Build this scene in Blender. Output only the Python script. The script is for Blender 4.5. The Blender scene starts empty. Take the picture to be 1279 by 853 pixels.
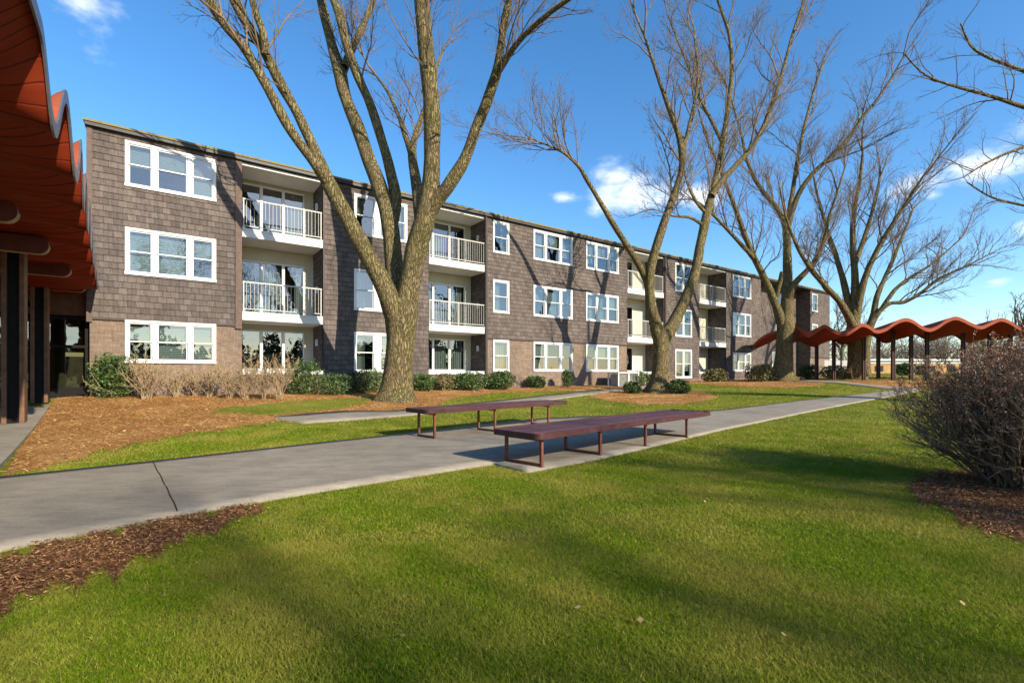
import bpy, math, random
import numpy as np
from mathutils import Vector, noise as mnoise
random.seed(7); np.random.seed(7)
R = math.radians
PX0, HZ, F, EYE = 639.5, 466.0, 600.0, 1.2      # survey constants of the site plan
scene = bpy.context.scene
COL = scene.collection

# ---------------------------------------------------------------- terrain
KN = [  # bearing, [(distance, height)]
 (0,    [(6,0),(9,.08),(12,.25),(15,.55)]),
 (125,  [(7,0),(10,.15),(14.4,.54)]),
 (300,  [(9,0),(12,.12),(16.6,.5)]),
 (495,  [(10.5,0),(13,.1),(16,.29),(20,.52)]),
 (700,  [(12,0),(20,.26),(25,.55)]),
 (822,  [(12.5,0),(17,.1),(22.5,.27),(29.9,.62)]),
 (977,  [(13,0),(16,.12),(22,.38),(30,.72),(38,.8),(60,1.1),(80,1.25)]),
 (1100, [(13,0),(20,.3),(29,.85),(45,1.03),(80,1.25)]),
 (1279, [(14,0),(20,.2),(29,.85),(45,1.03),(80,1.25)])]
KP = np.array([k[0] for k in KN], float)
def H0(X, Y):
    u = np.clip(PX0 + F*X/np.maximum(Y, .5), 0, 1279)
    C = np.stack([np.interp(Y, [a for a, b in k[1]], [b for a, b in k[1]]) for k in KN])
    i = np.clip(np.searchsorted(KP, u, side='right')-1, 0, len(KP)-2)
    f = (u-KP[i])/(KP[i+1]-KP[i]); n = np.arange(len(u))
    return C[i, n]*(1-f)+C[i+1, n]*f
def H(X, Y):
    X = np.atleast_1d(np.asarray(X, float)); Y = np.atleast_1d(np.asarray(Y, float))
    z = 0
    for dx, dy in ((0,0),(.7,0),(-.7,0),(0,.7),(0,-.7)): z = z + H0(X+dx, Y+dy)
    return z/5
def h1(x, y): return float(H([x],[y])[0])
YS = np.concatenate([np.arange(1.2, 30, .05), np.arange(30, 140, .4)])
def G(px, py):
    X = (px-PX0)/F*YS; z = H(X, YS)
    v = HZ + (EYE-z)*F/YS
    d = v - py
    k = np.where(d <= 0)[0]
    if len(k) == 0: Yv = YS[-1]
    elif k[0] == 0: Yv = EYE*F/max(py-HZ, 1)
    else:
        i = k[0]; t = d[i-1]/(d[i-1]-d[i]); Yv = YS[i-1]+t*(YS[i]-YS[i-1])
    return (px-PX0)/F*Yv, Yv
def P(px, py, Y): return Vector(((px-PX0)/F*Y, Y, EYE+(HZ-py)/F*Y))

# building frame: x along the facade, y into the building
TH = math.atan2(600, 830.5); CT, ST = math.cos(TH), math.sin(TH)
T = Vector((CT, ST, 0)); N = Vector((-ST, CT, 0)); C0 = Vector((-12.53, 14.25, 0))
def tp(p): return (600/(.031*(1470-p))-14.25)/ST
def cam2w(a, w, z): v = T*a + N*w; return Vector((v.x, v.y, z))   # same axes, origin at the lawn corner

# ---------------------------------------------------------------- helpers
class MB:
    def __init__(s): s.v = []; s.f = []
    def add(s, vs, fs):
        o = len(s.v); s.v += [tuple(v) for v in vs]; s.f += [tuple(i+o for i in f) for f in fs]
    def box(s, x0, x1, y0, y1, z0, z1):
        s.add([(x0,y0,z0),(x1,y0,z0),(x1,y1,z0),(x0,y1,z0),(x0,y0,z1),(x1,y0,z1),(x1,y1,z1),(x0,y1,z1)],
              [(0,3,2,1),(4,5,6,7),(0,1,5,4),(1,2,6,5),(2,3,7,6),(3,0,4,7)])
    def bar(s, a, b, w, h, up=Vector((0,0,1))):
        a = Vector(a); b = Vector(b); d = (b-a).normalized()
        if abs(d.dot(up)) > .95: up = Vector((0,1,0))
        r = d.cross(up).normalized()*w/2; u = r.cross(d).normalized()*h/2
        s.add([a-r-u, a+r-u, a+r+u, a-r+u, b-r-u, b+r-u, b+r+u, b-r+u],
              [(0,1,2,3),(7,6,5,4),(0,4,5,1),(1,5,6,2),(2,6,7,3),(3,7,4,0)])
    def tube(s, pts, rad, n=8, cap=True):
        P_, Rr = np.array([[tuple(p) for p in pts]]), np.array([rad if hasattr(rad,'__len__') else [rad]*len(pts)])
        v, f = tubes(P_, Rr, n); s.add(v.tolist(), f)
        if cap: 
            o = len(s.v)-n*len(pts); s.f.append(tuple(o+i for i in range(n))[::-1]); s.f.append(tuple(len(s.v)-n+i for i in range(n)))
    def build(s, name, m, parent=None, smooth=False, bevel=0):
        me = bpy.data.meshes.new(name); me.from_pydata(s.v, [], s.f); me.materials.append(m)
        if smooth: me.shade_smooth()
        o = bpy.data.objects.new(name, me); COL.objects.link(o)
        if parent: o.parent = parent
        if bevel:
            b = o.modifiers.new('bevel','BEVEL'); b.width = bevel; b.segments = 2; b.limit_method = 'ANGLE'
        return o
def npmesh(name, V, Fc, m, parent=None, smooth=False):
    """V (n,3) ; Fc (k,3|4)"""
    V = np.asarray(V, np.float32); Fc = np.asarray(Fc, np.int32); k, c = Fc.shape
    me = bpy.data.meshes.new(name)
    me.vertices.add(len(V)); me.vertices.foreach_set('co', V.ravel())
    me.loops.add(k*c); me.loops.foreach_set('vertex_index', Fc.ravel())
    me.polygons.add(k); me.polygons.foreach_set('loop_start', np.arange(0, k*c, c, dtype=np.int32))
    me.update(calc_edges=True); me.validate(); me.materials.append(m)
    if smooth: me.shade_smooth()
    o = bpy.data.objects.new(name, me); COL.objects.link(o)
    if parent: o.parent = parent
    return o
def tubes(Pn, Rn, n):
    """Pn (M,K,3) Rn (M,K) -> verts, quads"""
    M, K, _ = Pn.shape
    d = np.empty_like(Pn); d[:,1:-1] = Pn[:,2:]-Pn[:,:-2]; d[:,0] = Pn[:,1]-Pn[:,0]; d[:,-1] = Pn[:,-1]-Pn[:,-2]
    d /= np.linalg.norm(d, axis=2, keepdims=True)+1e-9
    ov = (Pn[:,-1]-Pn[:,0]); ov /= np.linalg.norm(ov, axis=1, keepdims=True)+1e-9
    ref = np.where(np.abs(ov[:,2:3]) > .8, np.array([[1.,0,0]]), np.array([[0,0,1.]]))[:,None,:]
    a = np.cross(d, np.broadcast_to(ref, d.shape)); a /= np.linalg.norm(a, axis=2, keepdims=True)+1e-9
    b = np.cross(d, a)
    th = np.arange(n)*2*np.pi/n
    V = Pn[:,:,None,:]+Rn[:,:,None,None]*(a[:,:,None,:]*np.cos(th)[None,None,:,None]+b[:,:,None,:]*np.sin(th)[None,None,:,None])
    idx = np.arange(M*K*n).reshape(M,K,n)
    i0 = idx[:,:-1]; i1 = idx[:,1:]
    q = np.stack([i0, i1, np.roll(i1,-1,2), np.roll(i0,-1,2)], -1).reshape(-1,4)
    return V.reshape(-1,3), [tuple(x) for x in q.tolist()] if M < 3 else q
def tag(o, label=None, cat=None, group=None, kind=None):
    if label: o['label'] = label
    if cat: o['category'] = cat
    if group: o['group'] = group
    if kind: o['kind'] = kind
    return o
def empty(name, loc=(0,0,0), rz=0):
    o = bpy.data.objects.new(name, None); COL.objects.link(o); o.location = loc; o.rotation_euler = (0,0,rz); o.empty_display_size = .3
    return o
def kids(o): return [c for c in bpy.data.objects if c.parent == o]
def copy_tree(o, parent=None):
    c = o.copy(); COL.objects.link(c)
    if parent: c.parent = parent
    for ch in kids(o): copy_tree(ch, c)
    return c

# ---------------------------------------------------------------- materials
def mat(name, build, rough=.7):
    m = bpy.data.materials.new(name); m.use_nodes = True; nt = m.node_tree
    b = nt.nodes['Principled BSDF']; b.inputs['Roughness'].default_value = rough; b.inputs['Specular IOR Level'].default_value = .12 if rough >= .7 else .35
    build(nt, b); return m
def nd(nt, t, **k):
    n = nt.nodes.new(t)
    for a, v in k.items():
        if a in n.inputs: n.inputs[a].default_value = v
        else: setattr(n, a, v)
    return n
def ramp(nt, src, stops):
    r = nt.nodes.new('ShaderNodeValToRGB'); e = r.color_ramp.elements
    while len(e) < len(stops): e.new(.5)
    for i, (p, c) in enumerate(stops): e[i].position = p; e[i].color = (*c, 1)
    nt.links.new(src, r.inputs[0]); return r.outputs[0]
def coord(nt, scale=(1,1,1), which='Object'):
    tc = nt.nodes.new('ShaderNodeTexCoord'); mp = nt.nodes.new('ShaderNodeMapping'); mp.inputs['Scale'].default_value = scale
    nt.links.new(tc.outputs[which], mp.inputs[0]); return mp.outputs[0]
def noise(nt, vec, s, d=4, r=.6):
    n = nt.nodes.new('ShaderNodeTexNoise'); n.inputs['Scale'].default_value = s; n.inputs['Detail'].default_value = d; n.inputs['Roughness'].default_value = r
    if vec: nt.links.new(vec, n.inputs['Vector'])
    return n.outputs['Fac']
def mix(nt, f, a, b, mode='MIX'):
    m = nt.nodes.new('ShaderNodeMix'); m.data_type = 'RGBA'; m.blend_type = mode
    for i, x in ((0, f), (6, a), (7, b)):
        if isinstance(x, (int, float)): m.inputs[i].default_value = x
        elif isinstance(x, tuple): m.inputs[i].default_value = (*x, 1) if len(x) == 3 else x
        else: nt.links.new(x, m.inputs[i])
    return m.outputs[2]
def bump(nt, b, h, dist=.02, st=.6):
    n = nt.nodes.new('ShaderNodeBump'); n.inputs['Distance'].default_value = dist; n.inputs['Strength'].default_value = st
    nt.links.new(h, n.inputs['Height']); nt.links.new(n.outputs[0], b.inputs['Normal'])
def plain(name, c, rough=.6, var=.25, s=6, metal=0, bmp=0):
    def f(nt, b):
        n = noise(nt, coord(nt), s, 5)
        lo = tuple(x*(1-var) for x in c); hi = tuple(min(1, x*(1+var)) for x in c)
        nt.links.new(ramp(nt, n, [(.3, lo), (.7, hi)]), b.inputs['Base Color']); b.inputs['Metallic'].default_value = metal
        if bmp: bump(nt, b, n, bmp)
    return mat(name, f, rough)
def island(name, cols, rough=.8, ns=1.2, tint=None, transl=0):
    def f(nt, b):
        g = nt.nodes.new('ShaderNodeNewGeometry')
        c = ramp(nt, g.outputs['Random Per Island'], cols)
        if tint:
            n = noise(nt, coord(nt, which='Object'), ns, 4)
            n2 = ramp(nt, n, [(.42, (0,0,0)), (.62, (1,1,1))])
            c = mix(nt, n2, c, mix(nt, .75, c, tint, 'MIX'))
        nt.links.new(c, b.inputs['Base Color'])
        if transl:
            t = nt.nodes.new('ShaderNodeBsdfTranslucent'); nt.links.new(c, t.inputs[0]); ms = nt.nodes.new('ShaderNodeMixShader'); ms.inputs[0].default_value = transl
            nt.links.new(b.outputs[0], ms.inputs[1]); nt.links.new(t.outputs[0], ms.inputs[2]); nt.links.new(ms.outputs[0], nt.nodes['Material Output'].inputs[0])
    return mat(name, f, rough)
def brick(name, c1, c2, mortar, w, h, ms, vec=None, bd=.01):
    def f(nt, b):
        tc = nt.nodes.new('ShaderNodeTexCoord'); s = nt.nodes.new('ShaderNodeSeparateXYZ'); c = nt.nodes.new('ShaderNodeCombineXYZ')
        nt.links.new(tc.outputs['Object'], s.inputs[0]); a = nd(nt, 'ShaderNodeMath', operation='ADD')
        nt.links.new(s.outputs[0], a.inputs[0]); nt.links.new(s.outputs[1], a.inputs[1])
        nt.links.new(a.outputs[0], c.inputs[0]); nt.links.new(s.outputs[2], c.inputs[1])
        # wobble so the courses are hand laid
        nz = nt.nodes.new('ShaderNodeTexNoise'); nz.inputs['Scale'].default_value = 1.3; nt.links.new(c.outputs[0], nz.inputs[0])
        ad = nd(nt, 'ShaderNodeVectorMath', operation='MULTIPLY_ADD'); nt.links.new(nz.outputs['Color'], ad.inputs[0]); ad.inputs[1].default_value = (.05,.012,0); nt.links.new(c.outputs[0], ad.inputs[2])
        bt = nt.nodes.new('ShaderNodeTexBrick'); nt.links.new(ad.outputs[0], bt.inputs['Vector'])
        bt.inputs['Scale'].default_value = 1; bt.inputs['Brick Width'].default_value = w; bt.inputs['Row Height'].default_value = h
        bt.inputs['Mortar Size'].default_value = ms; bt.inputs['Color1'].default_value = (*c1,1); bt.inputs['Color2'].default_value = (*c2,1); bt.inputs['Mortar'].default_value = (*mortar,1)
        bt.inputs['Mortar Smooth'].default_value = .3; bt.inputs['Bias'].default_value = 0
        n = noise(nt, coord(nt, (1,1,.5)), .7, 5, .7); n2 = noise(nt, coord(nt, (9,9,1.2)), 2.2, 5, .7)
        col = mix(nt, 1., bt.outputs[0], ramp(nt, n, [(.3,(.78,.78,.8)),(.7,(1.2,1.17,1.12))]), 'MULTIPLY')
        col = mix(nt, 1., col, ramp(nt, n2, [(.3,(.72,.72,.72)),(.7,(1.25,1.25,1.25))]), 'MULTIPLY')
        nt.links.new(col, b.inputs['Base Color']); inv = nd(nt,'ShaderNodeMath',operation='SUBTRACT'); inv.inputs[0].default_value = 1; nt.links.new(bt.outputs['Fac'], inv.inputs[1])
        bump(nt, b, inv.outputs[0], bd, .8)
    return mat(name, f, .9)
M = {}
M['shingle'] = brick('cedar shingle', (.138,.112,.099), (.088,.072,.065), (.055,.045,.041), .22, .19, .006, bd=.006)
M['brick'] = brick('tan brick', (.225,.158,.115), (.15,.106,.082), (.20,.165,.13), .21, .072, .010, bd=.008)
M['white'] = plain('white vinyl', (.62,.62,.60), .45, .04, 4)
M['cream'] = plain('cream stucco', (.50,.46,.36), .8, .06, 3)
M['rail'] = plain('painted rail', (.42,.40,.36), .5, .08)
M['soffit'] = plain('white soffit', (.6,.59,.56), .7, .04, 3)
M['dark_trim'] = plain('dark brown trim', (.05,.036,.03), .6, .2)
M['trim'] = plain('brown trim board', (.12,.085,.07), .75, .2, 9)
M['gutter'] = plain('dark gutter', (.03,.028,.03), .5, .2)
def moss(nt, b):
    n = noise(nt, coord(nt), 7, 6, .75); nt.links.new(ramp(nt, n, [(.3,(.08,.06,.04)),(.48,(.23,.17,.08)),(.6,(.2,.19,.05)),(.75,(.1,.09,.06))]), b.inputs['Base Color']); bump(nt, b, n, .04)
M['moss'] = mat('mossy roof edge', moss, .95)
M['roofing'] = plain('grey roofing felt', (.12,.11,.1), .9, .2)
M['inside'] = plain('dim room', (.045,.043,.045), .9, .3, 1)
def curt(nt, b):
    w = nt.nodes.new('ShaderNodeTexWave'); w.inputs['Scale'].default_value = 4.5; w.inputs['Distortion'].default_value = 1.5; w.inputs['Detail'].default_value = 2
    nt.links.new(coord(nt, (1,1,.06)), w.inputs[0]); nt.links.new(ramp(nt, w.outputs['Fac'], [(0,(.30,.29,.26)),(1,(.5,.48,.42))]), b.inputs['Base Color']); bump(nt, b, w.outputs['Fac'], .05, 1)
M['curtain'] = mat('pleated curtain', curt, .9)
def blind(nt, b):
    w = nt.nodes.new('ShaderNodeTexWave'); w.bands_direction = 'Z'; w.inputs['Scale'].default_value = 5.5
    nt.links.new(coord(nt), w.inputs[0]); nt.links.new(ramp(nt, w.outputs['Fac'], [(0,(.32,.32,.30)),(1,(.55,.54,.50))]), b.inputs['Base Color']); bump(nt, b, w.outputs['Fac'], .02, 1)
M['blind'] = mat('slatted blind', blind, .6)
def glass(nt, b):
    nt.nodes.remove(b)
    fr = nd(nt, 'ShaderNodeFresnel', IOR=1.75); g = nt.nodes.new('ShaderNodeBsdfGlossy'); g.inputs['Roughness'].default_value = .015
    tr = nt.nodes.new('ShaderNodeBsdfTransparent'); tr.inputs[0].default_value = (.50,.60,.60,1)
    n = noise(nt, coord(nt), 1.6, 2); bp = nt.nodes.new('ShaderNodeBump'); bp.inputs['Distance'].default_value = .02; bp.inputs['Strength'].default_value = .25
    nt.links.new(n, bp.inputs['Height']); nt.links.new(bp.outputs[0], g.inputs['Normal']); nt.links.new(bp.outputs[0], fr.inputs['Normal'])
    ms = nt.nodes.new('ShaderNodeMixShader'); ad = nd(nt,'ShaderNodeMath',operation='ADD'); ad.inputs[1].default_value = .13
    nt.links.new(fr.outputs[0], ad.inputs[0]); nt.links.new(ad.outputs[0], ms.inputs[0]); nt.links.new(tr.outputs[0], ms.inputs[1]); nt.links.new(g.outputs[0], ms.inputs[2])
    nt.links.new(ms.outputs[0], nt.nodes['Material Output'].inputs[0])
m = bpy.data.materials.new('window glass'); m.use_nodes = True; glass(m.node_tree, m.node_tree.nodes['Principled BSDF']); M['glass'] = m
def bark(nt, b):
    v = nt.nodes.new('ShaderNodeTexVoronoi'); v.feature = 'DISTANCE_TO_EDGE'; v.inputs['Scale'].default_value = 17
    c = coord(nt, (1,1,.16)); nz = nt.nodes.new('ShaderNodeTexNoise'); nz.inputs['Scale'].default_value = 5; nz.inputs['Detail'].default_value = 5; nt.links.new(c, nz.inputs[0])
    ad = nd(nt,'ShaderNodeVectorMath',operation='MULTIPLY_ADD'); ad.inputs[1].default_value = (.3,.3,.3); nt.links.new(nz.outputs['Color'], ad.inputs[0]); nt.links.new(c, ad.inputs[2]); nt.links.new(ad.outputs[0], v.inputs['Vector'])
    n = noise(nt, coord(nt, (1,1,.35)), 22, 6, .75); big = noise(nt, coord(nt), 1.1, 4)
    base = ramp(nt, n, [(.3,(.13,.095,.048)),(.55,(.265,.20,.105)),(.75,(.38,.31,.17))])
    base = mix(nt, ramp(nt, big, [(.4,(0,0,0)),(.65,(.6,.6,.6))]), base, mix(nt, 1., base, (.8,.95,.6), 'MULTIPLY'))
    col = mix(nt, ramp(nt, v.outputs['Distance'], [(0,(1,1,1)),(.13,(0,0,0))]), base, mix(nt, 1., base, (.42,.4,.38), 'MULTIPLY'))
    nt.links.new(col, b.inputs['Base Color'])
    a = nd(nt,'ShaderNodeMath',operation='MULTIPLY_ADD'); nt.links.new(n, a.inputs[0]); a.inputs[1].default_value = .3
    sm = ramp(nt, v.outputs['Distance'], [(0,(0,0,0)),(.2,(1,1,1))]); nt.links.new(sm, a.inputs[2]); bump(nt, b, a.outputs[0], .055, 1)
M['bark'] = mat('furrowed bark', bark, .95)
M['twig'] = plain('grey brown twigs', (.17,.125,.085), .9, .35, 3)
M['tan_twig'] = plain('tan dry stems', (.31,.225,.13), .9, .3, 6)
M['red_twig'] = plain('dark stems', (.21,.145,.10), .85, .35, 8)
M['leaf_brown'] = island('dry brown leaves', [(0,(.16,.07,.035)),(.5,(.32,.155,.08)),(.85,(.46,.26,.15)),(1,(.6,.42,.32))], .7)
M['leaf_tan'] = island('dry tan leaves', [(0,(.2,.13,.06)),(1,(.38,.28,.15))], .8)
M['leaf'] = island('evergreen leaves', [(0,(.022,.05,.012)),(.5,(.045,.09,.018)),(.85,(.075,.13,.025)),(1,(.12,.12,.04))], .5)
M['leaf_olive'] = island('olive leaves', [(0,(.07,.07,.02)),(.6,(.12,.12,.03)),(1,(.2,.14,.06))], .6)
def redwood(nt, b, c1, c2, lines=True):
    s = nt.nodes.new('ShaderNodeSeparateXYZ'); tc = nt.nodes.new('ShaderNodeTexCoord'); nt.links.new(tc.outputs['Object'], s.inputs[0])
    n = noise(nt, coord(nt, (.3,4,1)), 3, 5); col = ramp(nt, n, [(.3,c1),(.7,c2)])
    if lines:
        mm = nd(nt,'ShaderNodeMath',operation='MODULO'); ab = nd(nt,'ShaderNodeMath',operation='ABSOLUTE'); nt.links.new(s.outputs[1], ab.inputs[0]); nt.links.new(ab.outputs[0], mm.inputs[0]); mm.inputs[1].default_value = .14
        g = ramp(nt, mm.outputs[0], [(0,(0,0,0)),(.012,(.0,.0,.0)),(.02,(1,1,1))]); col = mix(nt, g, mix(nt, 1., col, (.45,.45,.45), 'MULTIPLY'), col); bump(nt, b, g, .01)
    nt.links.new(col, b.inputs['Base Color'])
M['red_board'] = mat('red stained boards', lambda nt, b: redwood(nt, b, (.17,.020,.006), (.22,.029,.009)), .7)
M['red_top'] = mat('red roofing', lambda nt, b: redwood(nt, b, (.25,.055,.026), (.32,.074,.035), False), .75)
M['drip'] = plain('grey metal drip edge', (.16,.15,.16), .4, .2, metal=.5)
M['post'] = plain('stained post wood', (.13,.06,.03), .6, .35, 5)
M['post_dark'] = plain('black steel', (.010,.009,.009), .7, .2)
M['beam'] = plain('dark red beam', (.11,.02,.012), .6, .3)
M['beam_edge'] = plain('bare beam edge', (.34,.24,.14), .7, .3)
M['bench'] = plain('plum painted boards', (.06,.019,.019), .5, .35, 9, bmp=.003)
M['slat'] = island('plum slats', [(0,(.035,.013,.020)),(.5,(.062,.021,.030)),(1,(.10,.036,.045))], .5)
M['bench_leg'] = plain('red brown painted steel', (.16,.05,.028), .5, .25, 14)
def concrete(nt, b):
    c = coord(nt); n = noise(nt, c, .6, 6, .7); n2 = noise(nt, c, 45, 4, .8); n3 = noise(nt, coord(nt,(1,3,1)), 2.3, 6, .7)
    col = ramp(nt, n, [(.3,(.20,.172,.132)),(.7,(.31,.268,.21))])
    col = mix(nt, 1., col, ramp(nt, n2, [(.3,(.82,.82,.82)),(.7,(1.12,1.12,1.12))]), 'MULTIPLY')
    col = mix(nt, 1., col, ramp(nt, n3, [(.35,(.8,.8,.82)),(.6,(1.05,1.05,1.05))]), 'MULTIPLY')
    nt.links.new(col, b.inputs['Base Color']); bump(nt, b, n2, .004, .5)
M['concrete'] = mat('worn concrete', concrete, .9)
M['joint'] = plain('dark joint filler', (.04,.035,.03), .9)
def lawnm(nt, b):
    c = coord(nt); n = noise(nt, c, .45, 5, .65); n2 = noise(nt, c, 30, 4, .8)
    col = ramp(nt, n, [(.35,(.09,.12,.012)),(.5,(.15,.165,.018)),(.66,(.24,.21,.04))])
    col = mix(nt, 1., col, ramp(nt, n2, [(.3,(.55,.55,.55)),(.7,(1.4,1.35,1.2))]), 'MULTIPLY'); nt.links.new(col, b.inputs['Base Color']); bump(nt, b, n2, .03, 1)
M['lawn'] = mat('lawn soil and thatch', lawnm, 1)
M['grass'] = island('grass blades', [(0,(.065,.13,.003)),(.45,(.125,.21,.004)),(.8,(.20,.275,.006)),(.93,(.28,.27,.03)),(1,(.5,.40,.15))], .8, 1.1, (.36,.31,.06), .3)
def mulchm(c):
    def f(nt, b):
        v = coord(nt,(1,1,1)); n2 = noise(nt, v, 28, 5, .85); n = noise(nt, v, .9, 4)
        col = ramp(nt, n2, [(.32,tuple(x*.35 for x in c)),(.5,c),(.68,tuple(min(1,x*1.7) for x in c))])
        col = mix(nt, 1., col, ramp(nt, n, [(.35,(.8,.72,.62)),(.52,(1.05,1.02,.95)),(.66,(1.35,1.5,1.7))]), 'MULTIPLY')
        nt.links.new(col, b.inputs['Base Color']); bump(nt, b, n2, .05, 1)
    return f
M['straw'] = mat('pine straw', mulchm((.34,.175,.06)), 1)
M['chipbed'] = mat('bark mulch', mulchm((.17,.075,.038)), 1)
M['straw_bits'] = island('straw needles', [(0,(.2,.085,.025)),(.5,(.36,.18,.06)),(.85,(.46,.26,.10)),(1,(.58,.4,.2))], .8)
M['bark_bits'] = island('bark chips', [(0,(.08,.032,.014)),(.5,(.19,.085,.036)),(.85,(.30,.155,.07)),(1,(.46,.30,.16))], .8)

def bare_fields():
    pass
# ---------------------------------------------------------------- world, sun, camera
w = bpy.data.worlds.new('World'); scene.world = w; w.use_nodes = True; nt = w.node_tree; nt.nodes.clear()
sd = Vector((-.746,.665,0)).normalized()              # light travels this way
SEL = R(27)
sun_from = Vector((-sd.x*math.cos(SEL), -sd.y*math.cos(SEL), math.sin(SEL)))
sky = nt.nodes.new('ShaderNodeTexSky'); sky.sky_type = 'NISHITA'; sky.sun_disc = False
sky.sun_elevation = SEL; sky.sun_rotation = math.atan2(sun_from.x, sun_from.y); sky.air_density = 1.0; sky.dust_density = .3; sky.ozone_density = 3.0
hs = nd(nt, 'ShaderNodeHueSaturation', Saturation=1.24, Value=.95); nt.links.new(sky.outputs[0], hs.inputs['Color'])
bg = nt.nodes.new('ShaderNodeBackground'); nt.links.new(hs.outputs[0], bg.inputs[0]); bg.inputs[1].default_value = .15
cl = nt.nodes.new('ShaderNodeBackground'); cl.inputs[0].default_value = (.93,.95,1,1); cl.inputs[1].default_value = .92
tc = nt.nodes.new('ShaderNodeTexCoord')
nz = nt.nodes.new('ShaderNodeTexNoise'); nz.inputs['Scale'].default_value = 7; nz.inputs['Detail'].default_value = 7; nz.inputs['Roughness'].default_value = .6
mp = nt.nodes.new('ShaderNodeMapping'); mp.inputs['Scale'].default_value = (1,1,1.9); nt.links.new(tc.outputs['Generated'], mp.inputs[0]); nt.links.new(mp.outputs[0], nz.inputs[0])
acc = None
for (px, py, rx, ry, k) in [(105,8,62,34,.9),(790,238,52,30,1.),(775,222,30,18,1.),(875,243,30,20,.9),(708,247,26,8,.75),(1125,236,52,22,.95),(1235,205,40,26,1.),(1165,243,16,9,.8),(1290,283,26,16,.9),(1246,352,18,8,.8),(1160,275,20,9,.4),(360,95,50,40,.3),(1330,150,60,40,.8),(130,55,40,22,.45)]:
    c = Vector(((px-PX0)/F, 1, (HZ-py)/F)); ln = c.length; c.normalize()
    sr = rx/F/ln; sz = ry/F/ln
    s1 = nd(nt,'ShaderNodeVectorMath',operation='SUBTRACT'); nt.links.new(tc.outputs['Generated'], s1.inputs[0]); s1.inputs[1].default_value = c
    s2 = nd(nt,'ShaderNodeVectorMath',operation='MULTIPLY'); nt.links.new(s1.outputs[0], s2.inputs[0]); s2.inputs[1].default_value = (1/sr,1/sr,1/sz)
    s3 = nd(nt,'ShaderNodeVectorMath',operation='LENGTH'); nt.links.new(s2.outputs[0], s3.inputs[0])
    mr = nt.nodes.new('ShaderNodeMapRange'); mr.inputs[1].default_value = 1.6; mr.inputs[2].default_value = 0; mr.inputs[3].default_value = 0; mr.inputs[4].default_value = k; nt.links.new(s3.outputs['Value'], mr.inputs[0])
    if acc is None: acc = mr.outputs[0]
    else:
        mx = nd(nt,'ShaderNodeMath',operation='MAXIMUM'); nt.links.new(acc, mx.inputs[0]); nt.links.new(mr.outputs[0], mx.inputs[1]); acc = mx.outputs[0]
ma = nd(nt,'ShaderNodeMath',operation='MULTIPLY_ADD'); nt.links.new(nz.outputs['Fac'], ma.inputs[0]); ma.inputs[1].default_value = 2.3; ma.inputs[2].default_value = -1.62
sb = nd(nt,'ShaderNodeMath',operation='ADD'); nt.links.new(acc, sb.inputs[0]); nt.links.new(ma.outputs[0], sb.inputs[1])
m2 = nt.nodes.new('ShaderNodeMapRange'); m2.inputs[1].default_value = -.12; m2.inputs[2].default_value = .75; m2.inputs[4].default_value = .95; m2.interpolation_type = 'SMOOTHSTEP'; nt.links.new(sb.outputs[0], m2.inputs[0])
gt = nd(nt,'ShaderNodeMath',operation='GREATER_THAN'); gt.inputs[1].default_value = .001; nt.links.new(acc, gt.inputs[0])
mu = nd(nt,'ShaderNodeMath',operation='MULTIPLY'); nt.links.new(m2.outputs[0], mu.inputs[0]); nt.links.new(gt.outputs[0], mu.inputs[1])
ms = nt.nodes.new('ShaderNodeMixShader'); nt.links.new(mu.outputs[0], ms.inputs[0]); nt.links.new(bg.outputs[0], ms.inputs[1]); nt.links.new(cl.outputs[0], ms.inputs[2])
wo = nt.nodes.new('ShaderNodeOutputWorld'); nt.links.new(ms.outputs[0], wo.inputs[0])
sl = bpy.data.lights.new('sun','SUN'); sl.energy = 4.9; sl.angle = R(.5); sl.color = (1,.90,.72)
so = bpy.data.objects.new('sun', sl); COL.objects.link(so); so.rotation_euler = (-sun_from).to_track_quat('-Z','Y').to_euler(); so.location = (20,-20,20)
cd = bpy.data.cameras.new('camera'); cd.sensor_width = 36; cd.lens = 36*600/1279; cd.shift_y = (HZ-426.5)/1279; cd.clip_end = 2000; cd.clip_start = .05
co = bpy.data.objects.new('camera', cd); COL.objects.link(co); co.location = (0,0,EYE); co.rotation_euler = (R(90),0,0); scene.camera = co
scene.view_settings.view_transform = 'Standard'; scene.view_settings.look = 'None'; scene.view_settings.exposure = .82; scene.view_settings.gamma = 1
scene.render.engine = 'CYCLES'; scene.cycles.transparent_max_bounces = 12; scene.cycles.max_bounces = 6

# ---------------------------------------------------------------- ground
xs = np.concatenate([np.linspace(-700,-30,14), np.arange(-28,50,.6), np.linspace(52,700,16)])
ys = np.concatenate([np.linspace(-300,-8,8), np.arange(-6,60,.5), np.linspace(62,140,20), np.linspace(170,900,10)])
XX, YY = np.meshgrid(xs, ys); Z = H(XX.ravel(), YY.ravel())
nx, ny = len(xs), len(ys); ii = np.arange(nx*ny).reshape(ny,nx)
q = np.stack([ii[:-1,:-1],ii[:-1,1:],ii[1:,1:],ii[1:,:-1]],-1).reshape(-1,4)
tag(npmesh('lawn', np.stack([XX.ravel(),YY.ravel(),Z],1), q, M['lawn'], smooth=True), kind='structure')

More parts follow.
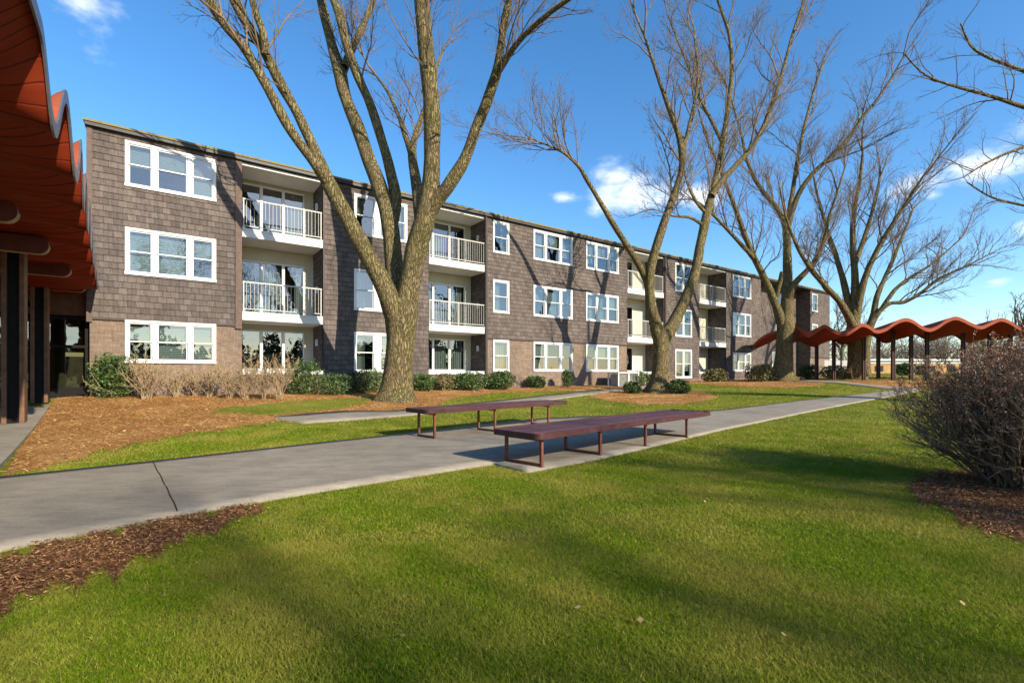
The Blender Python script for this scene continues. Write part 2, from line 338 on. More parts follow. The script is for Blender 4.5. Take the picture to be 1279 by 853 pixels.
AREAS = {}
def sheet(name, up, lo, m, off, step=6, rows=8, skirt=.0, jit=0, key=None):
    ux, uy = zip(*up); lx, ly = zip(*lo); x0 = max(ux[0], lx[0]); x1 = min(ux[-1], lx[-1])
    n = int((x1-x0)/step)+2; X = np.linspace(x0, x1, n); U = np.interp(X, ux, uy); L = np.interp(X, lx, ly)
    if jit:
        U = U+np.array([mnoise.noise(Vector((x*.06,1,off*50)))*jit*(HZ<u)*(u-HZ)/60 for x,u in zip(X,U)])
        L = L+np.array([mnoise.noise(Vector((x*.06,7,off*50)))*jit*(l-HZ)/60 for x,l in zip(X,L)])
    AREAS[key or name] = (X, U, L)
    A = np.array([G(x,y) for x,y in zip(X,U)]); B = np.array([G(x,y) for x,y in zip(X,L)])
    t = np.linspace(0,1,rows)[:,None,None]; Q = A[None]*(1-t)+B[None]*t
    z = H(Q[...,0].ravel(), Q[...,1].ravel()).reshape(rows,n)+off
    V = np.concatenate([Q, z[...,None]],-1)
    if skirt:
        a = V[:1].copy(); a[...,2] -= skirt; b = V[-1:].copy(); b[...,2] -= skirt; V = np.concatenate([a,V,b],0); rows += 2
    idx = np.arange(rows*n).reshape(rows,n); q = np.stack([idx[:-1,:-1],idx[1:,:-1],idx[1:,1:],idx[:-1,1:]],-1).reshape(-1,4)
    return tag(npmesh(name, V.reshape(-1,3), q, m), kind='structure')
def inside(key, px, py):
    X, U, L = AREAS[key]
    u = np.interp(px, X, U, left=1e9, right=1e9); l = np.interp(px, X, L, left=-1e9, right=-1e9)
    return (py > u) & (py < l)
path_up = [(-260,640),(-60,606),(0,598),(190,578),(330,562),(480,545.5),(595,532),(683,523),(790,519),(900,513),(1000,501),(1100,489.5),(1150,484)]
path_lo = [(-260,760),(-60,704),(0,690),(150,660),(340,625),(480,602),(600,583),(616,580.5),(659,591),(743,575),(792,564),(900,538),(1000,517),(1060,505),(1120,494),(1150,488)]
sheet('path', path_up, path_lo, M['concrete'], .028, 5, 14, .08, key='path')
sheet('side_path', [(343,521.5),(385,517),(432,513.5),(490,514),(560,507),(620,501),(700,492),(780,484.5),(812,479)], [(343,524),(380,529.5),(480,522),(560,515),(620,508),(700,498.5),(780,487),(812,485)], M['concrete'], .022, 6, 4, .06, key='side_path')
sheet('entry_path', [(985,474.2),(1047,476.5),(1105,482.5),(1140,484)], [(985,475.8),(1047,479.2),(1105,486),(1140,489)], M['concrete'], .02, 6, 4, .06, key='entry_path')
jb = MB(); prev = None
for i in range(15):
    t = i/14; x, y = G(190+32*t+math.sin(i*1.7)*.5, 578.3+64*t-2*math.sin(t*3.14)); 
    if prev: 
        a, b = Vector((*prev, h1(*prev)+.0325)), Vector((x,y,h1(x,y)+.0325)); jb.bar(a, b, .008, .005)
    prev = (x,y)
tag(jb.build('path_joint', M['joint']), kind='structure')
bed_up = [(2,597),(30,551),(60,509),(74,494),(125,492),(300,490),(480,487),(600,483),(800,476.5),(930,472.5),(990,471.5)]
bed_lo = [(2,599),(60,585),(130,563),(200,549),(270,538),(343,527),(362,522),(430,515),(480,518),(505,517),(530,512),(555,503),(575,496),(620,491),(700,489),(780,485),(860,480),(930,479),(990,478)]
sheet('straw_bed', bed_up, bed_lo, M['straw'], .010, 5, 12, 0, 3, key='bed')
sheet('grass_patch', [(262,515),(290,509),(340,504),(400,499.5),(470,497)], [(262,516),(300,517),(343,519),(425,511),(450,505),(470,498.5)], M['lawn'], .018, 6, 5, 0, 3, key='patch')
sheet('straw_ring', [(735,495),(760,489),(800,486.5),(850,487),(880,491),(897,496)], [(735,496),(760,501),(800,505.5),(850,505),(880,501),(897,497)], M['straw'], .012, 6, 6, 0, 3, key='ring')
sheet('straw_strip', [(885,480.5),(930,478.5),(985,476.5),(1030,478.5)], [(885,481.5),(930,483.5),(985,484.5),(1030,481)], M['straw'], .012, 6, 4, 0, 1.5, key='strip')
sheet('canopy_bed', [(990,471),(1050,470.5),(1160,470.5),(1240,470.5)], [(990,474.6),(1050,476.6),(1105,483),(1140,485),(1240,480)], M['straw'], .012, 6, 5, 0, 0, key='canopy_bed')
sheet('bark_bed', [(-200,747),(-60,705),(0,692),(150,662),(345,627)], [(-200,850),(-60,782),(0,760),(60,741),(120,722),(200,690),(260,666),(310,645),(345,629)], M['chipbed'], .010, 5, 12, 0, 5, key='bark')
sheet('bark_ring', [(1133,607),(1150,598),(1170,593),(1210,590),(1300,589),(1400,594),(1480,610)], [(1133,609),(1150,626),(1200,650),(1260,668),(1330,682),(1400,672),(1480,640)], M['chipbed'], .012, 5, 10, 0, 4, key='bring')

def scatter(n_, y0, y1, pad=1.08):
    """points spread evenly over the wedge of ground ahead of the viewpoint"""
    Yv = np.sqrt(np.random.rand(n_)*(y1*y1-y0*y0)+y0*y0); X = (np.random.rand(n_)*2-1)*Yv*1.066*pad
    z = H(X, Yv); px = PX0+F*X/Yv; py = HZ+(EYE-z)*F/Yv
    return X, Yv, z, px, py
def facade_n(X, Y): return -((X-C0.x)*N.x+(Y-C0.y)*N.y)
# grass blades
VV = []; FF = []; base = 0
slab_keep = []
for (n_, y0, y1, hh, ww) in [(330000,1.5,3.4,.017,.0030),(330000,3.4,6.2,.020,.0045),(240000,6.2,11,.026,.008),(150000,11,22,.036,.015),(60000,22,36,.05,.03)]:
    X, Yv, z, px, py = scatter(n_, y0, y1)
    jx = px+np.random.randn(n_)*1.5; jy = py+np.random.randn(n_)*.05*(py-HZ)**.8
    bad = inside('path', px, py+1.0) | inside('path', px, py-.6) | inside('side_path', px, py) | inside('entry_path', px, py)
    mul = inside('bed', jx, jy) | inside('ring', jx, jy) | inside('strip', jx, jy) | inside('canopy_bed', jx, jy) | inside('bark', jx, jy) | inside('bring', jx, jy)
    mul &= ~inside('patch', jx, jy)
    keep = ~bad & ~(mul & (np.random.rand(n_) > .012)) & (facade_n(X,Yv) > .8)
    a_ = X*CT+Yv*ST; keep &= ~((a_ < -1.55) & (px < 60))
    X, Yv, z = X[keep], Yv[keep], z[keep]; k = len(X)
    ang = np.random.rand(k)*2*np.pi; h = hh*(.5+.8*np.random.rand(k)); wd = ww*(.7+.6*np.random.rand(k))
    lx = np.random.randn(k)*.7*h; ly = np.random.randn(k)*.7*h
    dx, dy = np.cos(ang)*wd/2, np.sin(ang)*wd/2; z = z+.004
    v = np.empty((k,3,3)); v[:,0] = np.stack([X-dx,Yv-dy,z],1); v[:,1] = np.stack([X+dx,Yv+dy,z],1); v[:,2] = np.stack([X+lx,Yv+ly,z+h],1)
    VV.append(v.reshape(-1,3)); FF.append(np.arange(k*3).reshape(k,3)+base); base += k*3
tag(npmesh('grass', np.concatenate(VV), np.concatenate(FF), M['grass']), 'short mown green lawn grass with yellowish patches', 'grass', kind='stuff')
def litter(name, keys, specs, m, label, cat, skip=()):
    VV = []; FF = []; base = 0
    for (n_, y0, y1, l_, w_) in specs:
        X, Yv, z, px, py = scatter(n_, y0, y1, 1.3); keep = np.zeros(n_, bool)
        jx = px+np.random.randn(n_)*5; jy = py+np.random.randn(n_)*.10*(py-HZ)**.75
        for k in keys: keep |= inside(k, jx, jy)
        for k in ('path','side_path','entry_path','patch'): keep &= ~(inside(k, px, py) & (np.random.rand(n_) > .008))
        keep &= facade_n(X,Yv) > .15
        X, Yv, z = X[keep], Yv[keep], z[keep]; k = len(X)
        ang = np.random.rand(k)*2*np.pi; L = l_*(.4+np.random.rand(k)); W = w_*(.5+np.random.rand(k)); tl = np.random.randn(k)*.25
        z = z+.014+np.random.rand(k)*.02+np.abs(tl)*L*.3
        ax = np.stack([np.cos(ang)*L/2, np.sin(ang)*L/2, tl*L/2],1); bx = np.stack([-np.sin(ang)*W/2, np.cos(ang)*W/2, np.random.randn(k)*.3*W],1); c = np.stack([X,Yv,z],1)
        v = np.stack([c-ax-bx, c+ax-bx, c+ax+bx, c-ax+bx],1); VV.append(v.reshape(-1,3)); FF.append(np.arange(k*4).reshape(k,4)+base); base += k*4
    return tag(npmesh(name, np.concatenate(VV), np.concatenate(FF), m), label, cat, kind='stuff')
litter('bark_chips', ['bark','bring'], [(310000,1.8,5,.020,.0035),(300000,5,7.5,.026,.005)], M['bark_bits'], 'brown shredded bark mulch beside the path and under the twiggy bush', 'mulch')
litter('pine_straw', ['bed','ring','strip','canopy_bed'], [(90000,5,9,.05,.0032),(130000,9,16,.06,.005),(70000,16,40,.08,.01)], M['straw_bits'], 'orange tan pine straw mulch below the facade and round the trunks', 'mulch')

rs0 = np.random.RandomState(12); n_ = 800
Yv = np.sqrt(rs0.rand(n_)*(24**2-1.8**2)+1.8**2); X = (rs0.rand(n_)*2-1)*Yv*1.1; kp = facade_n(X,Yv) > .6; X, Yv = X[kp], Yv[kp]; n_ = len(X)
an = rs0.rand(n_)*6.283; L = .008+.012*rs0.rand(n_); c = np.stack([X,Yv,H(X,Yv)+.036+.006*rs0.rand(n_)],1); ax = np.stack([np.cos(an)*L,np.sin(an)*L,rs0.randn(n_)*.2*L],1); bx = np.stack([-np.sin(an)*L*.6,np.cos(an)*L*.6,rs0.randn(n_)*.3*L],1)
tag(npmesh('fallen_leaves', np.stack([c-ax,c+bx,c+ax,c-bx],1).reshape(-1,3), np.arange(n_*4).reshape(-1,4), M['leaf_tan']), 'dry tan leaves fallen on the lawn and path', 'leaves', kind='stuff')
# concrete floor under the near canopy
g0 = Vector((*G(0,585),0)); g1 = Vector((*G(62,509),0)); dd = (g1-g0).normalized()
sm = MB(); ring = []
for s in np.linspace(-9, 8.5, 36):
    a = g0+dd*s
    for q_ in np.linspace(0, 6, 8): b = a-T*q_; ring.append((b.x, b.y, h1(b.x,b.y)+.05))
sm.add(ring, [(i*8+j, i*8+j+1, (i+1)*8+j+1, (i+1)*8+j) for i in range(35) for j in range(7)])
for i in range(35):
    a = ring[i*8]; b = ring[(i+1)*8]; sm.add([a, b, (b[0],b[1],b[2]-.15), (a[0],a[1],a[2]-.15)], [(0,1,2,3)])
tag(sm.build('canopy_walkway', M['concrete']), kind='structure')

# ---------------------------------------------------------------- apartment building
BLD = empty('apartment_building', C0, TH)
tag(BLD, 'long three storey building of brown shingles and tan brick with white windows and balconies', 'building')
def cells(t0, t1, z0, z1, ops):
    xs_ = sorted({t0,t1,*[min(max(o[i],t0),t1) for o in ops for i in (0,1)]}); zs_ = sorted({z0,z1,*[min(max(o[i],z0),z1) for o in ops for i in (2,3)]})
    out = []
    for i in range(len(xs_)-1):
        for j in range(len(zs_)-1):
            cx, cz = (xs_[i]+xs_[i+1])/2, (zs_[j]+zs_[j+1])/2
            if not any(o[0] < cx < o[1] and o[2] < cz < o[3] for o in ops): out.append((xs_[i],xs_[i+1],zs_[j],zs_[j+1]))
    return out
CH = .19
def shingles(mb, fn, x0, x1, z0, z1):
    """lapped courses; fn(x, out, z) -> point"""
    k0 = math.floor(z0/CH+1e-6); z = k0*CH
    while z < z1-1e-4:
        a, b = max(z, z0), min(z+CH, z1)
        oa = .026-.020*(a-z)/CH; ob = .026-.020*(b-z)/CH
        if b-a > .003:
            mb.add([fn(x0,oa,a), fn(x1,oa,a), fn(x1,ob,b), fn(x0,ob,b)], [(0,1,2,3)])
            mb.add([fn(x0,0,a), fn(x1,0,a), fn(x1,oa,a), fn(x0,oa,a)], [(0,1,2,3)])
        z += CH
ZT = 8.5
W3, W2, W1 = (6.93,8.36), (4.10,5.58), (1.32,2.74)
segs = [ # p0, p1, base brick top, windows [(p0,p1,rows,kind)]
 (112,302,2.85,[(158,268,((6.98,8.3),(4.28,5.64),(1.56,2.8)),3)]),
 (403,535,.98,[(443,507,((6.68,8.2),(3.72,5.26),(1.26,2.78)),2.5)]),
 (607,783,2.85,[(616,634.5,(W3,W2,W1),1),(666.5,713.7,(W3,W2,W1),3),(732,771.3,(W3,W2,W1),3)]),
 (828,873,.9,[(843.3,863,((6.5,8.26),(3.6,5.3),(.92,2.7)),2)]),
 (906,950,.85,[(915,937,((6.8,8.33),(3.95,5.58),(1.37,2.66)),3)]),
 (1012,1036,2.6,[(1014,1020.5,((6.7,8.2),(4.2,5.5)),1)])]
seg_t = [(tp(a)if a>112 else 0., tp(b), bt, wins) for a,b,bt,wins in segs]
def window(t0, t1, z0, z1, kind, idx, parent=BLD, y=0, deep=.09):
    fw = .075; mb = MB()
    mb.box(t0-.05,t1+.05,y-.06,y+deep,z0-.05,z0+fw-.03); mb.box(t0-.04,t1+.04,y-.05,y+deep,z1-fw+.03,z1+.04)
    mb.box(t0-.04,t0+fw-.03,y-.05,y+deep,z0+.045,z1-.045); mb.box(t1-fw+.03,t1+.04,y-.05,y+deep,z0+.045,z1-.045)
    n = int(round(kind)) if kind != 2.5 else 2
    edges = []
    if kind == 3: wdt = [.3,.4,.3] if t1-t0 > 0 else None
    elif kind == 2.5: wdt = [.42,.58]
    elif kind == 2: wdt = [.5,.5]
    else: wdt = [1.]
    if idx % 5 == 3 and kind == 3: wdt = [1/3]*3
    x = t0; lites = []
    for i, f in enumerate(wdt):
        x2 = x+(t1-t0)*f; lites.append((x, x2)); x = x2
    for i, (a, b) in enumerate(lites[:-1]):
        mw = .06 if kind == 3 else (.14 if kind == 2.5 else .05); mb.box(b-mw,b+mw,y-.045,y+deep-.01,z0+.045,z1-.045)
    fr = mb.build('window', M['white'], parent, bevel=.006)
    sb = MB(); zm = (z0+z1)/2
    gl = MB()
    for li, (a, b) in enumerate(lites):
        cu = MB(); bl = MB()
        a2 = a+(.045 if li == 0 else .065); b2 = b-(.045 if li == len(lites)-1 else .065)
        if kind == 2.5: a2 = a+(.045 if li==0 else .14); b2 = b-(.045 if li==1 else .14)
        # double-hung: upper sash outer, lower sash set back
        for (za, zb, yy) in ((zm-.02, z1-.045, y-.015),(z0+.045, zm+.02, y+.02)):
            sw = .035
            sb.box(a2,b2,yy,yy+.03,za,za+sw); sb.box(a2,b2,yy,yy+.03,zb-sw,zb); sb.box(a2,a2+sw,yy,yy+.03,za+sw,zb-sw); sb.box(b2-sw,b2,yy,yy+.03,za+sw,zb-sw)
            gl.add([(a2+sw,yy+.015,za+sw),(b2-sw,yy+.015,za+sw),(b2-sw,yy+.015,zb-sw),(a2+sw,yy+.015,zb-sw)], [(0,1,2,3)])
        rnd = random.random(); yb = y+.14
        if rnd < .55:      # roller or slatted blind pulled part way
            zb = z1-(z1-z0)*random.choice([.45,.5,.5,.75,1.]); bl.add([(a2-.02,yb,zb),(b2+.02,yb,zb),(b2+.02,yb,z1),(a2-.02,yb,z1)], [(0,1,2,3)]); bl.box(a2,b2,yb-.01,yb+.012,zb-.03,zb-.002)
        if rnd > .5:
            m_ = random.choice([.35,.6,1.]); wv = 9; pts = []
            ca, cb = (a2-.02, a2+(b2-a2)*m_) if random.random() < .5 else (b2-(b2-a2)*m_, b2+.02)
            for k in range(wv*2+1):
                xx = ca+(cb-ca)*k/(wv*2); yy = yb+.07+.02*math.sin(k*1.9)
                pts += [(xx,yy,z0-.05),(xx,yy,z1)]
            cu.add(pts, [(2*k,2*k+2,2*k+3,2*k+1) for k in range(wv*2)])
        if bl.v: bl.build('blind', M['blind'], fr)
        if cu.v: cu.build('curtain', M['curtain'], fr)
    sb.build('sash', M['white'], fr); gl.build('pane', M['glass'], fr)
    return fr
front = lambda x,o,z: (x,-o,z)
wi = 0
for (t0,t1,bt,wins) in seg_t:
    ops = []; sh = MB(); br = MB(); ins = MB()
    for (p0,p1,rows,kind) in wins:
        for (z0,z1) in rows: ops.append((tp(p0),tp(p1),z0,z1))
    for c in cells(t0,t1,bt,ZT,ops): shingles(sh, front, *c)
    yb = .0 if bt > 2 else .0
    for (a,b,z0,z1) in cells(t0,t1,-.6,bt,ops): br.add([(a,.012,z0),(b,.012,z0),(b,.012,z1),(a,.012,z1)],[(0,1,2,3)])
    if bt > 2: trim = MB(); trim.box(t0,t1,-.045,.01,bt-.05,bt+.02); trim.build('ledge', M['dark_trim'], BLD)
    ins.box(t0+.02,t1-.02,.6,.62,.3,ZT-.1); ins.box(t0+.03,t0+.05,.1,.6,.3,ZT-.1); ins.box(t1-.05,t1-.03,.1,.6,.3,ZT-.1)
    for (p0,p1,rows,kind) in wins:
        for (z0,z1) in rows: window(tp(p0),tp(p1),z0,z1,kind,wi); wi += 1
    for zz in (3.1,5.95): ins.box(t0+.06,t1-.06,.15,.6,zz-.1,zz)
    sh.build('shingle_wall', M['shingle'], BLD); br.build('brick_wall', M['brick'], BLD); ins.build('interior', M['inside'], BLD)
# recesses
def railing(mb, t0, t1, zf):
    z1 = zf+1.0
    mb.box(t0,t1,-.035,.0,z1,z1+.045); mb.box(t0,t1,-.03,-.005,zf+.08,zf+.11)
    n = max(2,int((t1-t0)/.115))
    for i in range(1,n):
        x = t0+(t1-t0)*i/n; mb.box(x-.006,x+.006,-.023,-.011,zf+.11,z1)
    for x in (t0+.03,(t0+t1)/2,t1-.03): mb.box(x-.018,x+.018,-.04,.0,zf,z1+.0)
def sliding(parent, t0, t1, z0, z1, y, seed):
    rr = random.Random(seed); mb = MB(); n = 3; w_ = (t1-t0)/n
    mb.box(t0,t1,y-.05,y+.05,z1-.06,z1); mb.box(t0,t1,y-.06,y+.05,z0,z0+.06)
    for i in range(n+1): x = t0+i*w_; x0, x1 = max(t0,x-.05), min(t1,x+.05); mb.box(x0,x1,y-.045,y+.04,z0+.06,z1-.06)
    fr = mb.build('sliding_door', M['white'], parent, bevel=.005); g = MB()
    g.add([(t0+.05,y+.01,z0+.06),(t1-.05,y+.01,z0+.06),(t1-.05,y+.01,z1-.06),(t0+.05,y+.01,z1-.06)],[(0,1,2,3)])
    for i in range(n):
        c = MB()
        if rr.random() < .7:
            f = rr.choice([.25,.4,1.,1.]); a, b = t0+i*w_+.05, t0+(i+1)*w_-.05
            if rr.random() < .5: a = b-(b-a)*f
            else: b = a+(b-a)*f
            k = 16; pts = []
            for j in range(k+1): xx = a+(b-a)*j/k; yy = y+.16+.025*math.sin(j*1.7); pts += [(xx,yy,z0),(xx,yy,z1)]
            c.add(pts, [(2*j,2*j+2,2*j+3,2*j+1) for j in range(k)]); c.build('curtain', M['curtain'], fr)
    g.build('pane', M['glass'], fr)
D = 1.35
recs = [(tp(302),tp(403)),(tp(535),tp(607)),(tp(783),tp(828)),(tp(873),tp(906))]
FL = ((6.2,8.25),(3.33,5.4),(1.3,2.82))
for ri, (t0,t1) in enumerate(recs):
    d0, d1 = t0+.03, t1-.36; cream = MB(); sof = MB(); sh = MB(); sh2 = MB(); br = MB(); ins = MB(); trim = MB()
    if ri > 1: d1 = t0+(t1-t0)*.62
    ops = [(d0,d1,a,b) for a,b in FL]
    for (a,b,z0,z1) in cells(t0,t1,1.2,ZT,ops): cream.add([(a,D,z0),(b,D,z0),(b,D,z1),(a,D,z1)],[(0,1,2,3)])
    shingles(sh, lambda x,o,z: (t1-o,D-x,z), 0, D, 1.2, ZT); shingles(sh2, lambda x,o,z: (t0+o,x,z), 0, D, 1.2, ZT)
    trim.box(t1-.0,t1+.06,-.05,.0,.9,ZT-.01)
    sof.box(t0,t1,-.0,D,ZT-.12,ZT-.03)
    br.add([(t0,.012,-.6),(t1,.012,-.6),(t1,.012,1.15),(t0,.012,1.15)],[(0,1,2,3)])
    s = MB(); s.box(t0,t1,-.04,D-.01,1.15,1.29); s.build('patio_slab', M['white'], BLD)
    ins.box(t0-.3,t1+.3,D+.7,D+.72,1,ZT)
    ins.box(t0,t1,D+.03,D+.7,5.5,5.95); ins.box(t0,t1,D+.03,D+.7,2.85,3.2)
    sh.build('recess_side', M['shingle'], BLD); sh2.build('recess_side', M['shingle'], BLD); br.build('brick_wall', M['brick'], BLD); ins.build('interior', M['inside'], BLD); cream.build('recess_wall', M['cream'], BLD); sof.build('soffit', M['soffit'], BLD); trim.build('corner_board', M['dark_trim'], BLD)
    for fi,(z0,z1) in enumerate(FL):
        sliding(BLD,d0,d1,z0+.01,z1,D,ri*10+fi)
        if fi < 2:
            s = MB(); s.box(t0+.005,t1-.005,-.05,D-.005,z0-.3,z0-.015); s.box(t0+.005,t1-.005,-.075,-.052,z0-.06,z0); b_ = s.build('balcony', M['soffit'], BLD, bevel=.008)
            r_ = MB(); railing(r_, t0+.02, t1-.04, z0); r_.build('railing', M['rail'], b_)
        if ri < 2:
            l = MB(); l.box(t1-.11,t1-.03,.55,.68,z0+.95 if fi else z0+1.3,z0+1.2 if fi else z0+1.55); l.build('wall_lamp', M['white'], BLD, bevel=.01)
# stair entrance recess
t0, t1 = tp(950), tp(1012); D2 = 1.1
sw = (tp(950)+4.6, tp(950)+7.6, 3.6, 8.0); dw = (t0+4.0, t0+7.4, .9, 3.0)
sh = MB(); ins = MB(); br = MB()
for c in cells(t0,t1,.3,ZT,[sw,dw]): shingles(sh, lambda x,o,z: (x,D2-o,z), *c)
shingles(sh, lambda x,o,z: (t1-o,D2-x,z), 0, D2, .3, ZT); shingles(sh, lambda x,o,z: (t0+o,x,z), 0, D2, .3, ZT)
ins.box(t0,t1,D2+.8,D2+.82,.3,ZT); sh.build('entrance_wall', M['shingle'], BLD); sh = MB()
for (a,b,z0,z1) in (sw,dw):
    m_ = MB(); m_.box(a,b,D2-.06,D2+.06,z1-.1,z1); m_.box(a,b,D2-.06,D2+.06,z0,z0+.1)
    for x in (a+.06,(a+b)/2,b-.06): m_.box(x-.06,x+.06,D2-.06,D2+.06,z0+.1,z1-.1)
    f_ = m_.build('stair_window' if z0 > 2 else 'entrance_door', M['white'], BLD)
    g = MB(); g.add([(a,D2,z0),(b,D2,z0),(b,D2,z1),(a,D2,z1)],[(0,1,2,3)]); g.build('pane', M['glass'], f_)
LT = tp(1036)
# ends and back
shingles(sh, lambda x,o,z: (-o,12-x,z), 0, 12, 2.85, ZT); br.add([(0.012,12,-.6),(.012,.012,-.6),(.012,.012,2.85),(.012,12,2.85)],[(0,1,2,3)])
shingles(sh, lambda x,o,z: (LT+o,x,z), 0, 12, -.6, ZT); sh.add([(0,12,-.6),(LT,12,-.6),(LT,12,ZT),(0,12,ZT)],[(0,1,2,3)])
sh.build('outer_wall', M['shingle'], BLD); br.build('brick_wall', M['brick'], BLD); ins.build('interior', M['inside'], BLD)
tb = MB(); tb.box(tp(302)-.2,tp(302)+.0,-.065,-.028,2.72,ZT-.02); tb.build('corner_board', M['trim'], BLD); tb = MB(); tb.box(-.07,.06,-.055,-.028,2.72,ZT-.02); tb.build('corner_board', M['trim'], BLD)
rf = MB(); rf.box(-.1,LT+.1,-.16,12.1,ZT,ZT+.1); ro = rf.build('roof', M['gutter'], BLD)
rm = MB(); n = 260
vs = []
for i in range(n+1):
    x = -.13+(LT+.26)*i/n; q_ = mnoise.noise(Vector((x*1.7,0,0)))*.012+mnoise.noise(Vector((x*6,3,0)))*.008
    vs += [(x,-.19,ZT+.103),(x,-.19-.01*q_,ZT+.17+q_),(x,.5,ZT+.25+q_),(x,6,ZT+.7),(x,12.2,ZT+.11)]
rm.add(vs, [(i*5+j,(i+1)*5+j,(i+1)*5+j+1,i*5+j+1) for i in range(n) for j in range(4)])
rm.add([vs[j] for j in range(5)], [(0,1,2,3,4)]); rm.add([vs[-5+j] for j in range(5)], [(4,3,2,1,0)])
rm.build('roof_edge', M['moss'], ro)
for t_ in (tp(607)-.06, tp(828)+.12):
    m_ = MB(); pts = [(t_,-.09,ZT),(t_,-.1,ZT-.2),(t_,-.09,.75),(t_,-.2,.62)]; m_.tube(pts,.05,8); 
    for z in (2.4,5.2,7.6): m_.box(t_-.07,t_+.07,-.15,-.03,z,z+.04)
    m_.build('downpipe', M['dark_trim'], BLD)

# condenser
cx = C0+T*((tp(745)+tp(777))/2)-N*1.0; acz = h1(cx.x,cx.y)
ac = empty('air_conditioner', (cx.x,cx.y,acz), TH); tag(ac, 'grey slatted air conditioner standing under the fourth ground floor window', 'air conditioner')
m_ = MB(); m_.box(-.85,-.78,-.4,-.33,0,.72); m_.box(.78,.85,-.4,-.33,0,.72); m_.box(-.04,.04,-.4,-.33,0,.72); m_.box(-.85,.85,-.42,.4,.7,.76); m_.box(-.85,-.78,.3,.37,0,.72); m_.box(.78,.85,.3,.37,0,.72); m_.build('frame', M['white'], ac)
m_ = MB()
for i in range(26):
    x = -.75+i*.06
    if abs(x) > .06: m_.box(x-.008,x+.008,-.37,-.35,.05,.7)
m_.box(-.7,.7,-.3,.3,.03,.66); m_.build('grille', plain('grey steel',(.33,.31,.27),.5,.2), ac)
m_ = MB(); m_.box(-.9,.9,-.45,.45,-.06,.02); m_.build('base', M['concrete'], ac)

# ---------------------------------------------------------------- entrance pavilion left of the building
pv = empty('entrance_pavilion', C0, TH); tag(pv, 'dark glazed entrance lobby under the red roof, left of the shingled building', 'building')
y0 = .35; L0 = -9.
m_ = MB(); m_.box(L0,-.03,y0-.2,6,2.9,3.62); m_.build('roof', plain('brown fascia board',(.11,.05,.03),.7,.3), pv)
gz = .5
m_ = MB(); mull = [-.09,-1.3,-1.55,-2.2,-3.3,-4.5,-5.7,-6.9,-8.1,-8.95]
for x in mull: m_.box(x-.045,x+.045,y0-.05,y0+.07,gz,2.9)
m_.box(L0,-.04,y0-.04,y0+.06,1.95,2.03); m_.box(L0,-.04,y0-.06,y0+.08,gz-.3,gz+.28); m_.box(L0,-.04,y0-.045,y0+.06,2.8,2.899); m_.build('mullion', M['post_dark'], pv)
m_ = MB(); pm = plain('brown wall panel',(.10,.065,.035),.7,.25); m_.box(-5.6,-2.25,y0-.02,y0+.02,gz+.28,1.75); m_.build('wall_panel', pm, pv); m_ = MB(); m_.box(-1.25,-.13,y0+.3,y0+.34,gz+.2,1.7); m_.build('wall_panel', pm, pv)
m_ = MB(); m_.add([(L0,y0+.01,gz+.28),(-.05,y0+.01,gz+.28),(-.05,y0+.01,2.85),(L0,y0+.01,2.85)],[(0,1,2,3)]); m_.build('pane', M['glass'], pv)
m_ = MB(); m_.box(L0,-.03,5.9,6,.2,2.9); m_.box(L0-.1,L0,y0,6,.2,2.9); m_.box(L0,-.03,y0,5.9,.42,.5); m_.box(-.03,0,y0,5.9,.2,2.9); m_.build('interior', plain('lobby wall',(.16,.11,.07),.8,.2,1), pv)
def lit(nt, b): b.inputs['Base Color'].default_value = (.6,.5,.2,1); b.inputs['Emission Color'].default_value = (1,.78,.3,1); b.inputs['Emission Strength'].default_value = .35  # weak yellow glow standing in for sunlit ground seen through the lobby
glowm = mat('view glow', lit, .6)
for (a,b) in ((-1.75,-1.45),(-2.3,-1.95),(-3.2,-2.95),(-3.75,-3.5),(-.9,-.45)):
    m_ = MB(); m_.box(a,b,3.0,3.03,1.55 if a>-1 else 2.0,1.9 if a > -1 else 2.72); o_ = m_.build('view_glow', glowm, pv)

# ---------------------------------------------------------------- near canopy
cn = empty('covered_walkway', (0,0,0), TH); tag(cn, 'near red wavy roofed walkway on dark posts at the left edge', 'walkway')
def wz(w_):
    dr = .075*max(0,w_-12.8)
    if w_ < 6.35: return 4.5+min(.25,(6.35-w_)*.12)
    return 4.15-.35*math.cos(2*math.pi*(w_-7.11)/1.53)*(1-.5*min(1,max(0,w_-13)/5))-dr
AL = -6.2
def AR(w_): return -.98-.066*max(0,w_-9)
wsx = np.concatenate([np.linspace(-4,6.2,12), np.arange(6.3,19.0,.06)])
asx = [0,.06,.14,.24,.36,.52,.8,1.3,2.2,3.2,4.2]
un = MB(); tpm = MB(); fa = MB(); n = len(wsx); na = len(asx)+1
def wza(e, w_):
    f = math.exp(-(e/.3)**1.4) if e > 0 else 1
    z = wz(w_); dr = .075*max(0,w_-12.8); fl = 3.93-dr+(.06*math.cos(2*math.pi*(w_-7.87)/1.53) if w_ >= 6.35 else .06+.25*min(1,6.35-w_))
    return z*f+fl*(1-f)
rows_ = [[(AR(w_)-e, w_, wza(e,w_)) for e in asx]+[(AL,w_,wza(4.2,w_))] for w_ in wsx]
un.add([p for r_ in rows_ for p in r_], [(na*i+j,na*i+j+1,na*(i+1)+j+1,na*(i+1)+j) for i in range(n-1) for j in range(na-1)])
tpm.add([(p[0],p[1],p[2]+.1) for r_ in rows_ for p in r_], [(na*i+j,na*(i+1)+j,na*(i+1)+j+1,na*i+j+1) for i in range(n-1) for j in range(na-1)])
vs = []
for r_ in rows_: x,y,z = r_[0]; vs += [(x,y,z-.05),(x+.02,y,z-.05),(x+.02,y,z+.11),(x,y,z+.11)]
fa.add(vs, [(4*i+j,4*i+(j+1)%4,4*i+4+(j+1)%4,4*i+4+j) for i in range(n-1) for j in range(4)])
